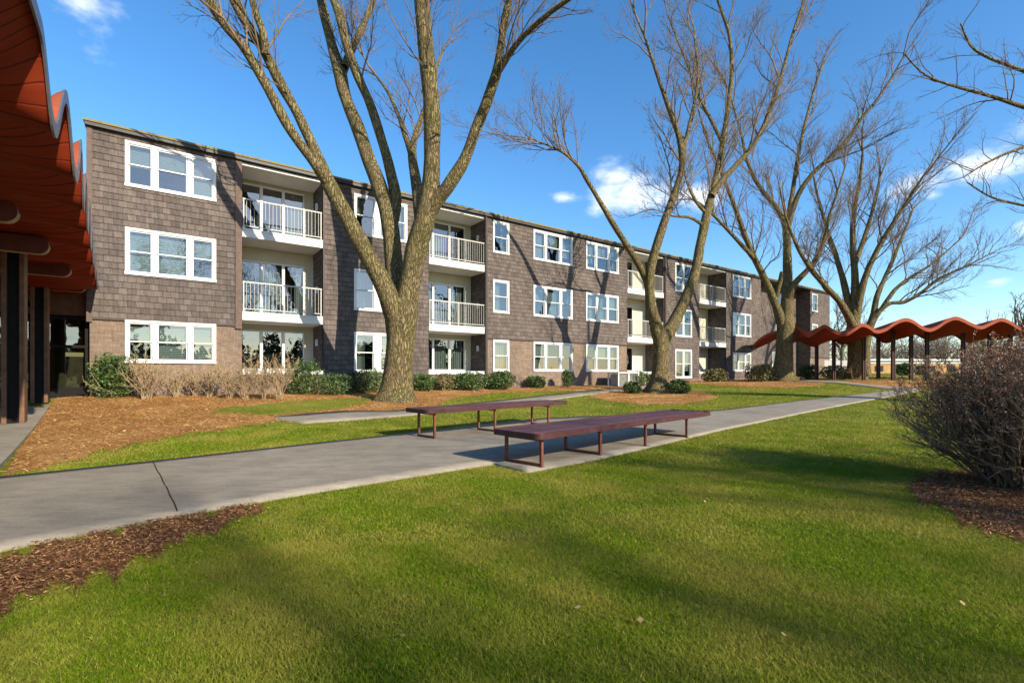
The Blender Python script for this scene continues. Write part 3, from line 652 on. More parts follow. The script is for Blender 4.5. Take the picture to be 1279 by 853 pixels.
for r_ in (rows_[0], rows_[-1]): fa.add(r_+[(p[0],p[1],p[2]+.1) for p in r_], [(j,j+1,na+j+1,na+j) for j in range(na-1)])
un.build('soffit_boards', M['red_board'], cn, smooth=True); tpm.build('roof', M['red_top'], cn, smooth=True); fa.build('fascia', M['drip'], cn)
# rounded cross beams
def capsule(mb, a0, a1, w_, th, z0, z1, r):
    pts = []
    for k in range(9): an = -math.pi/2+math.pi/2*k/8; pts.append((a1-r+r*math.cos(an), z0+r+r*math.sin(an)))
    for k in range(5): an = math.pi/2*k/4; pts.append((a1-r*.7+r*.7*math.cos(an), z1-r*.7+r*.7*math.sin(an)))
    pts += [(a0,z1),(a0,z0)]; n_ = len(pts)
    mb.add([(a,w_-th/2,z) for a,z in pts]+[(a,w_+th/2,z) for a,z in pts], [tuple(range(n_)), tuple(range(2*n_-1,n_-1,-1))]+[(i,i+n_,(i+1)%n_+n_,(i+1)%n_) for i in range(n_)])
for w_ in (8.0,10.55,13.0,15.7,18.4):
    m_ = MB(); capsule(m_, AL+.3, -1.85, w_, .16, 3.52, 3.84, .15); b_ = m_.build('beam', M['beam'], cn, bevel=.012)
    m_ = MB(); 
    pts = [(AL+.3,3.512)]+[(-1.85-.15+.158*math.cos(an), 3.67+.158*math.sin(an)) for an in np.linspace(-math.pi/2, .15, 10)]
    m_.add([p for a,z in pts for p in ((a,w_-.085,z),(a,w_+.085,z))], [(2*i,2*i+2,2*i+3,2*i+1) for i in range(len(pts)-1)]); m_.build('beam_edging', M['beam_edge'], b_)
for (a,w_) in ((-2.5,13.95),(-2.72,17.9),(-5.6,7.9),(-5.6,13.95),(-5.6,17.9)):
    q_ = cam2w(a,w_,0); g_ = h1(q_.x,q_.y)+.04
    m_ = MB(); m_.box(a-.17,a-.09,w_-.14,w_+.14,g_,3.83); m_.box(a+.09,a+.17,w_-.14,w_+.14,g_,3.83); p_ = m_.build('post', M['post'], cn, bevel=.008)
    m_ = MB(); m_.box(a-.09,a+.09,w_-.08,w_+.08,g_,3.8); m_.bar((a+.0,w_,2.9),(a-.9,w_,3.5),.1,.14); m_.build('post_core', M['post_dark'], p_)

# ---------------------------------------------------------------- far canopy
near = [(930,444,37.5),(938,435,36.5),(946,426,35.6),(958,418,34.3),(975,413,32.5),(988,408.5,30.8),(994,408,30),(1002,412.5,29),(1009,417,28.2),(1018,413,27.6),(1028,407.5,27),(1034,408.5,26.7),(1040,412,26.5),(1050,415,26.3),(1058,415,26.1),(1068,410,26),(1076,406,26),(1084,407.5,26),(1094,412.5,26),(1106,410.5,26),(1118,404,26),(1130,400.5,26),(1140,402.5,26),(1150,408,26),(1160,411,26),(1170,408.5,26),(1181,402.5,26),(1192,399,26),(1202,401,26),(1213,405.5,26),(1225,408.5,26),(1236,405,26),(1249,400.5,26),(1260,403,26),(1270,408,26),(1281,411,26),(1292,407,26),(1306,401,26),(1322,408,26)]
near = [(a,(b if a < 1000 else 406.5+(b-406.5)*1.22),c) for a,b,c in near]
Pn = [P(*q_) for q_ in near]
Pf = []
for i,(px,py,Y) in enumerate(near):
    p = Pn[i]; k = min(1,max(0,(px-938)/70))
    Pf.append(Vector((p.x+1.0*k+.7*(1-k), p.y+4.2*k+1.8*(1-k), p.z-.36*k-.75*(1-k)*min(1,i/3))))
def smooth_pts(pts, sub=5):
    out = []
    for i in range(len(pts)-1):
        p0,p1,p2,p3 = pts[max(i-1,0)],pts[i],pts[i+1],pts[min(i+2,len(pts)-1)]
        for k in range(sub):
            t = k/sub; out.append(.5*((2*p1)+(p2-p0)*t+(2*p0-5*p1+4*p2-p3)*t*t+(3*p1-p0-3*p2+p3)*t**3))
    return out+[pts[-1]]
An, Af = smooth_pts(Pn,4), smooth_pts(Pf,4)
fc = empty('covered_walkway', (Pn[20].x,28,h1(Pn[20].x,28))); off = fc.location.copy()
tag(fc, 'far red wavy roofed walkway on slim posts, right of the building', 'walkway')
u_ = MB(); t_ = MB(); f_ = MB(); K = 6
def lift(i, j, up):
    p = An[i].lerp(Af[i], j/K)-off; return (p.x,p.y,p.z+up-.05)
n = len(An)
u_.add([lift(i,j,-.0) for i in range(n) for j in range(K+1)], [(i*(K+1)+j,(i+1)*(K+1)+j,(i+1)*(K+1)+j+1,i*(K+1)+j+1) for i in range(n-1) for j in range(K)])
t_.add([lift(i,j,.12) for i in range(n) for j in range(K+1)], [(i*(K+1)+j,i*(K+1)+j+1,(i+1)*(K+1)+j+1,(i+1)*(K+1)+j) for i in range(n-1) for j in range(K)])
for j, q_ in ((0,-.03),(K,.03)):
    vs = []
    for i in range(n): a = lift(i,j,-.06); vs += [a,(a[0],a[1]+q_,a[2]),(a[0],a[1]+q_,a[2]+.19),(a[0],a[1],a[2]+.19)]
    f_.add(vs, [(4*i+k,4*i+(k+1)%4,4*i+4+(k+1)%4,4*i+4+k) for i in range(n-1) for k in range(4)])
for i in (0,n-1):
    a = [lift(i,j,0) for j in range(K+1)]; b = [lift(i,j,.12) for j in range(K+1)]; f_.add(a+b, [(j,j+1,K+2+j,K+1+j) for j in range(K)])
u_.build('soffit_boards', M['red_board'], fc, smooth=True); t_.build('roof', M['red_top'], fc, smooth=True); f_.build('fascia', M['red_top'], fc, smooth=False)
for (px, Y) in ((1020,30.3),(1041.5,29.6),(1079,28.2),(1097,30.0),(1115.5,28.0),(1138,28.2),(1158,28.2),(1203,28),(1236,28),(1262,28.2)):
    X = (px-PX0)/F*Y; g_ = h1(X,Y)
    # roof height above
    bi = min(range(n), key=lambda i: abs(An[i].lerp(Af[i],(Y-An[i].y)/(Af[i].y-An[i].y)).x-X)); pt = An[bi].lerp(Af[bi],(Y-An[bi].y)/(Af[bi].y-An[bi].y))
    m_ = MB(); x_ = X-off.x; y_ = Y-off.y; m_.box(x_-.085,x_-.03,y_-.07,y_+.07,g_-off.z-.05,pt.z-off.z-.02); m_.box(x_+.03,x_+.085,y_-.07,y_+.07,g_-off.z-.05,pt.z-off.z-.02); p_ = m_.build('post', plain('red brown post',(.06,.024,.017),.6,.2) if 'fp' not in M else M['fp'], fc)
    M['fp'] = p_.data.materials[0]
    m_ = MB(); m_.box(x_-.03,x_+.03,y_-.045,y_+.045,g_-off.z,pt.z-off.z-.03); m_.build('post_core', M['post_dark'], p_)

# ---------------------------------------------------------------- trees
class Tree:
    def __init__(s, seed): s.r = random.Random(seed); s.pl = {0:[],1:[],2:[],3:[],4:[]}
    def rdir(s, d, ang):
        r = s.r; v = Vector((r.gauss(0,1),r.gauss(0,1),r.gauss(0,1))); v = (v-d*v.dot(d)).normalized()
        return (d*math.cos(ang)+v*math.sin(ang)).normalized()
    def grow(s, p, d, L, rad, lev, par):
        r = s.r; K = 7 if lev < 3 else 5; pts = [p.copy()]; rs = [rad]; tip = max(par['tip'], rad*.28)
        for k in range(1,K):
            d = (d+Vector((r.gauss(0,1),r.gauss(0,1),r.gauss(0,1)))*par['wob']*(1 if lev<3 else 1.3)+Vector((0,0,par['up']))).normalized()
            p = p+d*(L/(K-1)); pts.append(p.copy()); rs.append(rad+(tip-rad)*k/(K-1))
        s.pl[min(lev,4)].append((pts,rs))
        if lev >= par['max'] or L < par['minL']: return
        s.kids_(pts, rs, L, lev, par, .22)
    def kids_(s, pts, rs, L, lev, par, f0, n=None, lenf=1.):
        r = s.r; n = n if n is not None else max(2,int(L*par['dens'][min(lev,3)]))
        for i in range(n):
            f = f0+(1-f0)*(i+r.random())/n; x = f*(len(pts)-1); k = min(int(x),len(pts)-2); fr = x-k
            q_ = pts[k].lerp(pts[k+1],fr); dd_ = (pts[k+1]-pts[k]).normalized(); rr = rs[k]+(rs[k+1]-rs[k])*fr
            nd_ = s.rdir(dd_, r.uniform(*par['ang'])); nd_ = (nd_+Vector((0,0,.15))).normalized()
            l2 = L*(lenf if lev == 0 else 1)*r.uniform(.32,.6)*(1.15-.55*f)
            s.grow(q_, nd_, l2, max(par['tip'],min(rr*.6, l2*(.0135 if lev < 2 else .011))), lev+1, par)
    def build(s, name, label, group=None, base=None, cat='tree'):
        root = empty(name, base); tag(root, label, cat, group); b = np.array(base)
        def mk(levels, nm, m):
            Vs=[];Fs=[];o=0
            for lv in levels:
                by = {}
                for pts,rs in s.pl[lv]: by.setdefault(len(pts),[]).append((pts,rs))
                for K,ls in by.items():
                    A = np.array([[tuple(p) for p in pts] for pts,_ in ls])-b; Rr = np.array([rs for _,rs in ls])
                    if lv == 0:   # furrowed and slightly irregular limbs
                        pass
                    v,q = tubes(A,Rr,{0:14,1:6,2:4,3:3,4:3}[lv]); v=np.array(v); q=np.array(q)
                    if lv == 0:
                        nrm = np.array([mnoise.noise(Vector((x*2.2,y*2.2,z*.9)))*.035 for x,y,z in v.tolist()])
                        cen = np.repeat(A.reshape(-1,3),14,0); dv = v-cen; ln = np.linalg.norm(dv,axis=1,keepdims=True); v = v+dv/np.maximum(ln,1e-6)*nrm[:,None]*np.minimum(1,ln*4)
                    if lv == 0:
                        zf = np.clip(1-v[:,2]/.75,0,1)**2*(np.hypot(v[:,0],v[:,1])<1.6); th = np.arctan2(v[:,1],v[:,0])
                        v[:,:2] *= (1+zf*(.16+.17*np.sin(5*th+b[0])+.08*np.sin(9*th)))[:,None]
                    Vs.append(v);Fs.append(q+o);o+=len(v)
            if Vs: npmesh(nm, np.concatenate(Vs), np.concatenate(Fs), m, root, True)
        mk([0],'trunk',M['bark']); mk([1,2,3,4],'crown',M['twig'])
        return root
def limb(pts, Y, dy0=0, dy1=0):
    n = len(pts); w_ = []; rr = []
    for i,(px,py,r_) in enumerate(pts):
        Yi = Y+dy0+(dy1-dy0)*i/(n-1); w_.append(P(px,py,Yi)); rr.append(r_*Yi/F*(.9 if i > 1 and r_ < 8 else 1))
    s = smooth_pts(w_,6); x = np.linspace(0,n-1,len(s)); R_ = np.interp(x, range(n), rr); return s, R_.tolist()
def traced_tree(seed, Y, limbs, par, name, label, group=None, ext=3.5, base=None):
    t = Tree(seed)
    for L_ in limbs:
        pts, dy0, dy1, f0, nk = L_[:5]; cont = L_[5] if len(L_) > 5 else 1
        s, rr = limb(pts, Y, dy0, dy1); t.pl[0].append((s, rr))
        ln = sum((s[i+1]-s[i]).length for i in range(len(s)-1))
        if nk: t.kids_(s, rr, min(ln,7.), 0, par, f0, int(nk*1.12), par.get('lf',1.))
        if cont:
            d = (s[-1]-s[-4]).normalized()
            for k in range(2): t.grow(s[-1], t.rdir(d,.12+.25*k), ext*t.r.uniform(.7,1.1)*(1-.25*k), rr[-1]*.95, 1, par)
    bx = limbs[0][0][0]; b = P(bx[0], bx[1], Y)
    return t.build(name, label, group, (b.x,b.y,h1(b.x,b.y)))
par1 = dict(up=.05,wob=.13,tip=.0035,max=4,minL=.3,dens=[2.0,3.2,4.6,5.],ang=(.4,.85),lf=.85)
TG = None
# tree by the rear bench
Y1 = 16
t1_l = [
 ([(495,512,30),(495,500,25),(496,488,20.5),(498,460,17.5),(500,425,16.5),(501,402,19),(502,385,20),(503,374,17)],0,0,0,0,0),
 ([(499,408,14),(491,385,13.5),(477,352,11.5),(454,311,10.5),(432,270,9.8),(413,234,9.4),(395,192,7.3),(372,143,6.8),(350,104,6.6),(330,64,6.6),(313,38,6.4),(292,0,6),(272,-60,5),(258,-130,3.8)],0,-3,.55,12),
 ([(420,247,7),(405,222,6.9),(392,203,6.8),(361,160,6.3),(335,112,6.1),(306,62,6),(283,35,5.8),(261,0,5.6),(235,-55,4.6),(210,-110,3.5)],-1.0,-4,.4,12),
 ([(332,68,5),(328,40,4.6),(316,5,4.2),(308,-50,3.6),(300,-110,2.6)],-2.3,-3,.3,6),
 ([(503,392,13),(494,368,12),(492,330,10.8),(487,282,10.4),(476,240,9.4),(459,195,8.6),(446,158,8),(432,124,7.7),(424,90,8),(414,55,6.8),(401,0,6),(392,-60,4.6),(380,-130,3.4)],.1,2.2,.6,12),
 ([(489,285,8),(494,250,7.4),(488,215,7),(477,176,6.4),(462,130,6.2),(448,98,6.2),(436,66,6.2),(425,25,5.4),(415,-10,5),(408,-70,4)],.9,1.2,.5,10),
 ([(430,85,5),(440,60,4.4),(452,36,4),(464,6,3.6),(480,-50,3)],1.4,3.0,.3,8),
 ([(526,300,7),(524,262,7.6),(519,225,7),(515,195,6.2),(518,172,4),(529,138,2.2),(538,105,1.5)],.4,2.2,.55,12),
 ([(515,196,4.6),(507,172,3.6),(498,146,2.6),(486,118,2.1),(470,95,1.6)],1.2,3.2,.3,9),
 ([(505,395,15),(511,360,13.5),(519,318,13.4),(529,278,13),(537,240,11.4),(540,200,10.4),(540,150,10.2),(536,100,10),(531,50,9.8),(527,0,9.6),(524,-70,8),(520,-150,5)],0,-1.2,.6,12),
 ([(532,272,10),(546,250,8.8),(560,232,8.4),(580,200,7.6),(595,160,7.4),(609,124,7.2),(621,88,7),(626,55,5.6),(630,25,5.2),(637,-5,5),(648,-70,4),(655,-130,3)],-.3,-2.6,.45,9),
 ([(620,92,5),(632,74,4.2),(648,52,3.8),(668,32,3.5),(690,14,3.1),(714,-3,2.8),(750,-30,2.2)],-1.8,-4,.25,10)]
traced_tree(11, Y1, t1_l, par1, 'bare_tree', 'largest bare tree with many spreading limbs, behind the rear bench', 'bare trees before the facade')
par2 = dict(up=.07,wob=.14,tip=.005,max=4,minL=.35,dens=[1.5,3.1,4.4,4.5],ang=(.35,.8),lf=1.0)
Y2 = 22.5
t2_l = [
 ([(822,497,20),(822,491,16.5),(823,480,12.5),(825,462,10.3),(826,440,9.4),(826,424,10),(827,412,11)],0,0,0,0,0),
 ([(824,425,8),(820,408,7.6),(813,380,6.9),(811,352,6.5),(815,325,6.2),(825,292,5.6),(835,262,5.2),(846,232,4.6),(852,205,4.2),(848,172,3.8),(839,145,3.4),(828,115,2.8),(818,85,2.2),(805,45,1.6)],0,-1.5,.4,16),
 ([(813,375,5),(807,350,4.6),(795,326,4.3),(780,302,4.1),(766,280,3.8),(748,250,3.2),(733,225,2.9),(722,207,2.5),(705,192,1.8),(685,182,1.3),(665,174,.9)],.1,-3.,.68,16),
 ([(851,200,3.2),(858,170,2.6),(866,135,2.2),(872,95,1.8),(868,50,1.3)],-.9,.8,.2,9),
 ([(828,424,9),(841,404,7.8),(857,372,7.1),(868,340,6.7),(876,300,6.1),(883,266,5.6),(890,240,5.1),(898,205,4.1),(904,170,3.6),(910,130,3.2),(914,90,2.8),(911,45,2.3),(898,5,1.9),(885,-40,1.4)],0,1.8,.42,18),
 ([(889,245,4.4),(900,228,3.9),(918,208,3.6),(936,188,3.3),(951,164,3.1),(964,132,2.7),(975,98,2.3),(986,58,2),(996,25,1.8),(1008,-8,1.6),(1025,-60,1.2)],.6,2.4,.25,18),
 ([(903,180,2.4),(888,150,2),(872,118,1.6),(858,80,1.3),(838,30,.9)],1,3,.2,9),
 ([(879,282,2.4),(862,272,1.7),(840,270,1.2),(815,262,.8),(788,270,.5)],.6,-1.4,.3,9,0),
 ([(885,270,2.4),(868,250,1.8),(857,225,1.3)],.6,.4,.2,5)]
traced_tree(23, Y2, t2_l, par2, 'bare_tree', 'forked bare tree in the straw ring, right of the benches', 'bare trees before the facade')
Y3 = 30
t3_l = [
 ([(977,480,17),(977,474,15),(978,462,12),(979,445,10.2),(980,425,9.6),(981,408,10.4),(981,396,10)],0,0,0,0,0),
 ([(978,412,6.5),(972,390,5.4),(962,364,4.6),(951,340,4.2),(941,320,3.9),(929,290,3.4),(919,262,3.1),(909,236,2.6),(899,210,2),(888,185,1.5)],0,-2.2,.3,16),
 ([(944,326,3.1),(932,312,2.6),(917,296,2.4),(900,278,2.1),(884,262,1.7),(866,250,1.2),(845,250,.8)],-1,-4,.3,13),
 ([(982,405,8),(983,378,7),(984,350,6.4),(983,318,5.6),(982,288,4.8),(975,268,3.6),(964,252,3.2),(953,240,3),(940,218,2.6),(932,196,2.1),(925,165,1.6),(915,130,1.2)],0,1.4,.45,17),
 ([(982,290,3.8),(990,262,3.4),(1000,238,3.2),(1018,214,2.9),(1040,194,2.6),(1060,172,2.3),(1078,146,2),(1096,124,1.7),(1112,100,1.3),(1128,72,.9)],.6,-1.6,.2,20),
 ([(983,275,3),(990,240,2.6),(995,205,2.3),(1002,170,2),(1012,130,1.6),(1024,90,1.2)],.6,3,.2,14),
 ([(985,372,4.6),(993,354,4),(1008,338,3.4),(1021,322,3.1),(1030,296,2.5),(1036,270,1.9),(1046,240,1.4)],0,-2,.25,11),
 ([(968,378,3.4),(974,352,2.6),(976,340,2)],-.2,-.8,.3,2,0)]
traced_tree(35, Y3, t3_l, par2, 'bare_tree', 'mossy bare tree whose trunk covers the start of the far red roof', 'bare trees before the facade')
t4_l = [
 ([(1069,480,14.5),(1069,474,12.5),(1070,462,10.4),(1069,445,9),(1068,425,8.4),(1067,408,9)],0,0,0,0,0),
 ([(1067,412,6),(1059,394,4.8),(1048,376,4.1),(1034,361,3.7),(1016,340,3.2),(1001,318,2.6),(990,295,2),(981,270,1.4)],0,-2,.3,13),
 ([(1065,408,5),(1060,380,4.2),(1053,350,3.8),(1045,322,3.2),(1036,296,2.6),(1028,270,2),(1020,240,1.4)],0,1.8,.3,13),
 ([(1067,408,6.5),(1068,380,5.2),(1068,350,4.6),(1066,318,4),(1065,288,3.4),(1068,258,2.8),(1074,226,2.2),(1078,190,1.6)],0,.2,.35,14),
 ([(1069,400,5),(1075,366,4.2),(1084,338,3.8),(1096,312,3.4),(1110,288,3),(1124,266,2.5),(1138,244,2),(1152,222,1.5)],0,-1.8,.3,15),
 ([(1068,330,3),(1080,296,2.6),(1090,262,2.1),(1098,228,1.6)],0,2,.2,10)]
traced_tree(47, Y3, t4_l, par2, 'bare_tree', 'bare tree rising in front of the far red walkway roof, right of the mossy tree', 'bare trees before the facade')
t5_l = [
 ([(1080,473,7.5),(1080,455,6.2),(1081,435,5.6),(1085,414,5.2),(1092,392,4.6)],0,0,0,0,0),
 ([(1091,396,3.8),(1095,372,3.2),(1104,350,2.8),(1113,330,2.5),(1122,308,2.1),(1131,286,1.6),(1140,262,1.2)],0,1,.2,12),
 ([(1088,405,3.4),(1099,388,3),(1112,379,2.7),(1130,377,2.4),(1150,366,2.1),(1170,350,1.8),(1190,340,1.5),(1212,330,1.1),(1235,318,.7)],0,-2,.3,18),
 ([(1100,387,2.6),(1118,362,2.2),(1138,346,1.9),(1158,334,1.5),(1178,318,1.1),(1198,300,.8)],-.3,1,.2,12)]
traced_tree(59, 35, t5_l, par2, 'bare_tree', 'leaning bare tree behind the far red roof, branches reaching right', 'bare trees beyond the walkway')
par6 = dict(up=.01,wob=.14,tip=.003,max=4,minL=.22,dens=[1.8,3.2,4.4,5],ang=(.4,.9),lf=.42)
t6_l = [
 ([(1500,560,28),(1500,520,20),(1497,440,17),(1490,340,16),(1484,240,13),(1478,120,9),(1470,0,6),(1462,-120,3.5)],0,0,.9,1,0),
 ([(1490,330,8),(1440,225,6.5),(1380,170,5),(1330,148,3.8),(1279,134,3),(1240,121,2.3),(1196,109,1.7),(1156,94,1.2),(1128,66,.8)],0,-.8,.42,16,0),
 ([(1484,240,7),(1430,160,5),(1370,115,3.8),(1310,98,2.9),(1262,83,2.2),(1217,62,1.5),(1200,30,1)],0,1.,.5,11,0),
 ([(1490,350,6),(1420,250,4.6),(1350,200,3.4),(1300,182,2.6),(1262,190,1.9),(1225,208,1.3),(1203,222,.8)],0,-.4,.5,12,0),
 ([(1492,370,5),(1410,300,3.8),(1340,270,2.8),(1285,258,2),(1240,247,1.4),(1208,228,.8)],0,.8,.5,10,0),
 ([(1484,260,6),(1510,150,4.5),(1560,60,3.2),(1590,-20,2)],0,-1.,.2,8)]
traced_tree(71, 13.5, t6_l, par6, 'bare_tree', 'bare tree outside the right edge reaching thin branches into the sky', 'bare trees over the lawn')
# trees behind the viewpoint that shade the lawn
def free_tree(seed, x, y, h, r0, name, label, group, par, spread=.55, nl=6, bz=None):
    t = Tree(seed); z0 = h1(x,y) if bz is None else bz; r = t.r
    pts = smooth_pts([Vector((x,y,z0-.1)),Vector((x,y,z0+h*.08)),Vector((x+r.uniform(-.2,.2),y,z0+h*.2)),Vector((x+r.uniform(-.3,.3),y+r.uniform(-.3,.3),z0+h*.3))],5)
    t.pl[0].append((pts, np.linspace(r0*1.25,r0*.8,len(pts)).tolist()))
    for i in range(nl):
        an = i*2*math.pi/nl+r.random(); sp = spread*r.uniform(.6,1.2) if i else .1; d = Vector((math.cos(an)*sp,math.sin(an)*sp,1)).normalized()
        p = pts[-1-(i%4)]; lp = [p.copy()]; L = h*.62*r.uniform(.85,1.1)
        for k in range(6): d = (d+Vector((r.gauss(0,.1),r.gauss(0,.1),.06))).normalized(); p = p+d*L/6; lp.append(p.copy())
        s = smooth_pts(lp,3); rr = np.linspace(r0*.55,r0*.12,len(s)).tolist(); t.pl[0].append((s,rr)); t.kids_(s,rr,L*.8,0,par,.25,14,.8)
    return t.build(name,label,group,(x,y,z0))
parS = dict(up=.05,wob=.12,tip=.007,max=3,minL=.5,dens=[2.6,3.4,4.0,3.],ang=(.4,.85),lf=.95)
free_tree(81, 21.5, -12.5, 17, .2, 'bare_tree', 'bare lawn tree standing behind the viewpoint on the right', 'bare trees over the lawn', parS)
free_tree(82, 14.0, -19.5, 17, .19, 'bare_tree', 'bare lawn tree standing straight behind the viewpoint', 'bare trees over the lawn', parS)
parF = dict(up=.05,wob=.13,tip=.016,max=3,minL=.7,dens=[1.6,1.9,2.2,2.],ang=(.4,.9),lf=.8)
far_t = [(1290,41,7.2,'bare tree peeking over the twiggy bush at the right edge'),(1237,60,7.5,'small bare tree far behind the right end of the red roof'),(1052,62,11.5,'bushy bare tree just right of the building end'),(1030,75,12,'bare tree partly behind the building end')]
for i,(px,Y,h,lb) in enumerate(far_t):
    free_tree(90+i, (px-PX0)/F*Y, Y, h, .22, 'bare_tree', lb, 'bare trees beyond the walkway', parF, .7, 7)
# far woodland as one mass
t = Tree(5); r = t.r
for i in range(46):
    Y = r.uniform(85,120); px = r.uniform(1010,1330); X = (px-PX0)/F*Y; h = r.uniform(4.5,8.5); z = h1(X,Y)-.1; p = Vector((X,Y,z))
    for k in range(5):
        an = r.random()*6.28; d = Vector((math.cos(an)*.5,math.sin(an)*.5,1)).normalized()
        t.grow(p+Vector((0,0,h*.08*k)), d, h*.8, .1, 1, dict(up=.03,wob=.14,tip=.03,max=3,minL=.8,dens=[1.6,2.,2.2,1],ang=(.5,1.),lf=1))
Vs=[];Fs=[];o=0
for lv in (1,2,3,4):
    if not t.pl[lv]: continue
    by = {}
    for pts,rs in t.pl[lv]: by.setdefault(len(pts),[]).append((pts,rs))
    for K_,ls in by.items():
        v,q = tubes(np.array([[tuple(p) for p in a] for a,_ in ls]),np.array([b for _,b in ls]),3); q = np.array(q); Vs.append(v); Fs.append(q+o); o += len(v)
tag(npmesh('woodland', np.concatenate(Vs), np.concatenate(Fs), plain('far bare wood',(.19,.15,.12),.9,.3,.2)), 'distant bare grey brown woodland along the horizon', 'woodland', kind='stuff')

rs1 = np.random.RandomState(9); VV = []  # unseen evergreens added behind the viewpoint to darken the window reflections
for i in range(90):
    an = R(-175+170*i/89)+rs1.randn()*.01; rr_ = rs1.uniform(52,66); cx_, cy_ = rr_*math.cos(an), rr_*math.sin(an); hh_ = rs1.uniform(5,9.5); n_ = 620
    u = rs1.randn(n_,3); u /= np.linalg.norm(u,axis=1,keepdims=True); c = u*(rs1.rand(n_,1)**.4)*np.array([2.6,2.6,hh_/2])*(1+.25*np.sin(7*u[:,:1]+i)); c[:,:2] *= np.clip(1.25-(c[:,2:]/hh_+.5)*.9,.2,1.2); c += np.array([cx_,cy_,hh_/2])
    a = rs1.randn(n_,3); a /= np.linalg.norm(a,axis=1,keepdims=True); b = np.cross(a,rs1.randn(n_,3)); b /= np.linalg.norm(b,axis=1,keepdims=True); sz = rs1.uniform(.2,.5,(n_,1))
    VV.append(np.stack([c-a*sz,c+b*sz*.7,c+a*sz,c-b*sz*.7],1).reshape(-1,3))
V_ = np.concatenate(VV); tag(npmesh('reflection_wood', V_, np.arange(len(V_)).reshape(-1,4), M['leaf']), 'unseen dark evergreen wood added behind the viewpoint for window reflections', 'woodland', kind='stuff')

# ---------------------------------------------------------------- shrubs
def leaves(cx, cy, z0, w_, d_, h, n, size, boxy=.5, rnd=None):
    rs = np.random.RandomState(rnd)
    u = rs.randn(n,3); u /= np.linalg.norm(u,axis=1,keepdims=True); rad = rs.rand(n)**.35
    if boxy: u = u/np.maximum(np.abs(u).max(1,keepdims=True)**boxy,1e-3)
    c = u*rad[:,None]*np.array([w_/2,d_/2,h/2]); 
    nz_ = np.array([mnoise.noise(Vector((x*3.5+cx*3,y*3.5,z*3.5))) for x,y,z in c.tolist()]); c = c*(1+.28*nz_[:,None]); c[:,2] += h/2
    keep = nz_ > -.42; c = c[keep]; n = len(c)
    c += np.array([cx,cy,z0])
    a = rs.randn(n,3); a /= np.linalg.norm(a,axis=1,keepdims=True); b = np.cross(a, rs.randn(n,3)); b /= np.linalg.norm(b,axis=1,keepdims=True)
    s = size*(.6+.8*rs.rand(n))[:,None]
    v = np.stack([c-a*s, c+b*s*.5, c+a*s, c-b*s*.5],1).reshape(-1,3); return v, np.arange(n*4).reshape(n,4)
def before_wall(bx, by, need):
    n_ = -((bx-C0.x)*N.x+(by-C0.y)*N.y); t_ = (bx-C0.x)*T.x+(by-C0.y)*T.y
    if n_ < need and -1 < t_ < LT:
        k = (18.89-need)/(18.89-n_); bx *= k; by *= k
    return bx, by
def evergreen(px0,px1,py0,py1,label,m='leaf',n=2600,boxy=.5,bare=False):
    px = (px0+px1)/2; bx, by = G(px, py1); s = F/by; w_ = (px1-px0)/s; h = (py1-py0)/s; by += w_*.3; bx *= (by)/(by-w_*.3)
    bx, by = before_wall(bx, by, w_*.4+.15); w_ = (px1-px0)*by/F; h = (py1-py0)*by/F
    z = h1(bx,by); root = empty('evergreen_shrub',(bx,by,z)); tag(root, label, 'shrub', 'low shrubs planted along the facade')
    v,q = leaves(0,0,h*.02,w_*1.12,w_*.8,h*1.15,n,.035*max(1,by/17),boxy,int(px)); npmesh('foliage', v, q, M[m], root)
    tw = Tree(int(px)); 
    for i in range(16): tw.grow(Vector((tw.r.uniform(-.1,.1),tw.r.uniform(-.1,.1),0)), Vector((tw.r.gauss(0,.5),tw.r.gauss(0,.4),1)).normalized(), h*.85, .012, 2, dict(up=.02,wob=.2,tip=.005,max=3,minL=.3,dens=[5,5,5,5],ang=(.4,.9)))
    A = [x for k in tw.pl for x in tw.pl[k] if len(x[0])==7]; vv,qq = tubes(np.array([[tuple(p) for p in a] for a,_ in A]),np.array([b for _,b in A]),4); npmesh('stem', vv, np.array(qq), M['tan_twig'], root)
    return root
evergreen(122,162,451,496,'dense boxy evergreen shrub at the left corner of the building, beside the lobby glass',n=5200,boxy=.8)
evergreen(361,399,452,489,'dark evergreen shrub behind the right end of the tall tan stems, under the first balconies',n=3600)
evergreen(400,438,453,476,'low evergreen shrub with bare brick below, between the first balconies and the next window',n=2200)
evergreen(440,478,464,489,'evergreen shrub just left of the largest tree trunk',n=3000)
evergreen(517,543,471,489,'small round evergreen shrub just right of the largest tree trunk',n=2400)
evergreen(544,569,467,486,'sparse olive shrub between two green ones under the second balconies','leaf_olive',1500)
evergreen(569,606,467,487,'wide green shrub left of the first downpipe',n=3000)
evergreen(612,641,466,486,'green shrub under the single narrow window, right of the downpipe',n=2600)
evergreen(659,682,472,485,'tiny green shrub under the left end of a three pane window',n=1500)
evergreen(702,714,466,484,'narrow upright shrub between the two three pane ground windows',n=1000)
evergreen(772,812,463,478,'low green shrub beside the air conditioner',n=2200)
evergreen(781,801,479,492,'small dark shrub at the left foot of the forked tree',n=1800)
evergreen(838,862,477,492,'small dark shrub at the right foot of the forked tree',n=1900)
evergreen(880,906,463,477,'olive green shrub under the fourth stack of balconies','leaf_olive',1800)
evergreen(934,966,459,477,'olive shrub left of the mossy tree trunk','leaf_olive',2400)
evergreen(1000,1020,458,474,'dark green shrub right of the mossy tree trunk',n=1500)
evergreen(1027,1056,459,473,'brownish low shrub under the far red roof','leaf_olive',1700)
evergreen(1120,1140,456,469,'dark rounded shrub beyond the posts of the far walkway',n=2000)
evergreen(1141,1158,458,468,'smaller green shrub beyond the posts of the far walkway',n=1200)
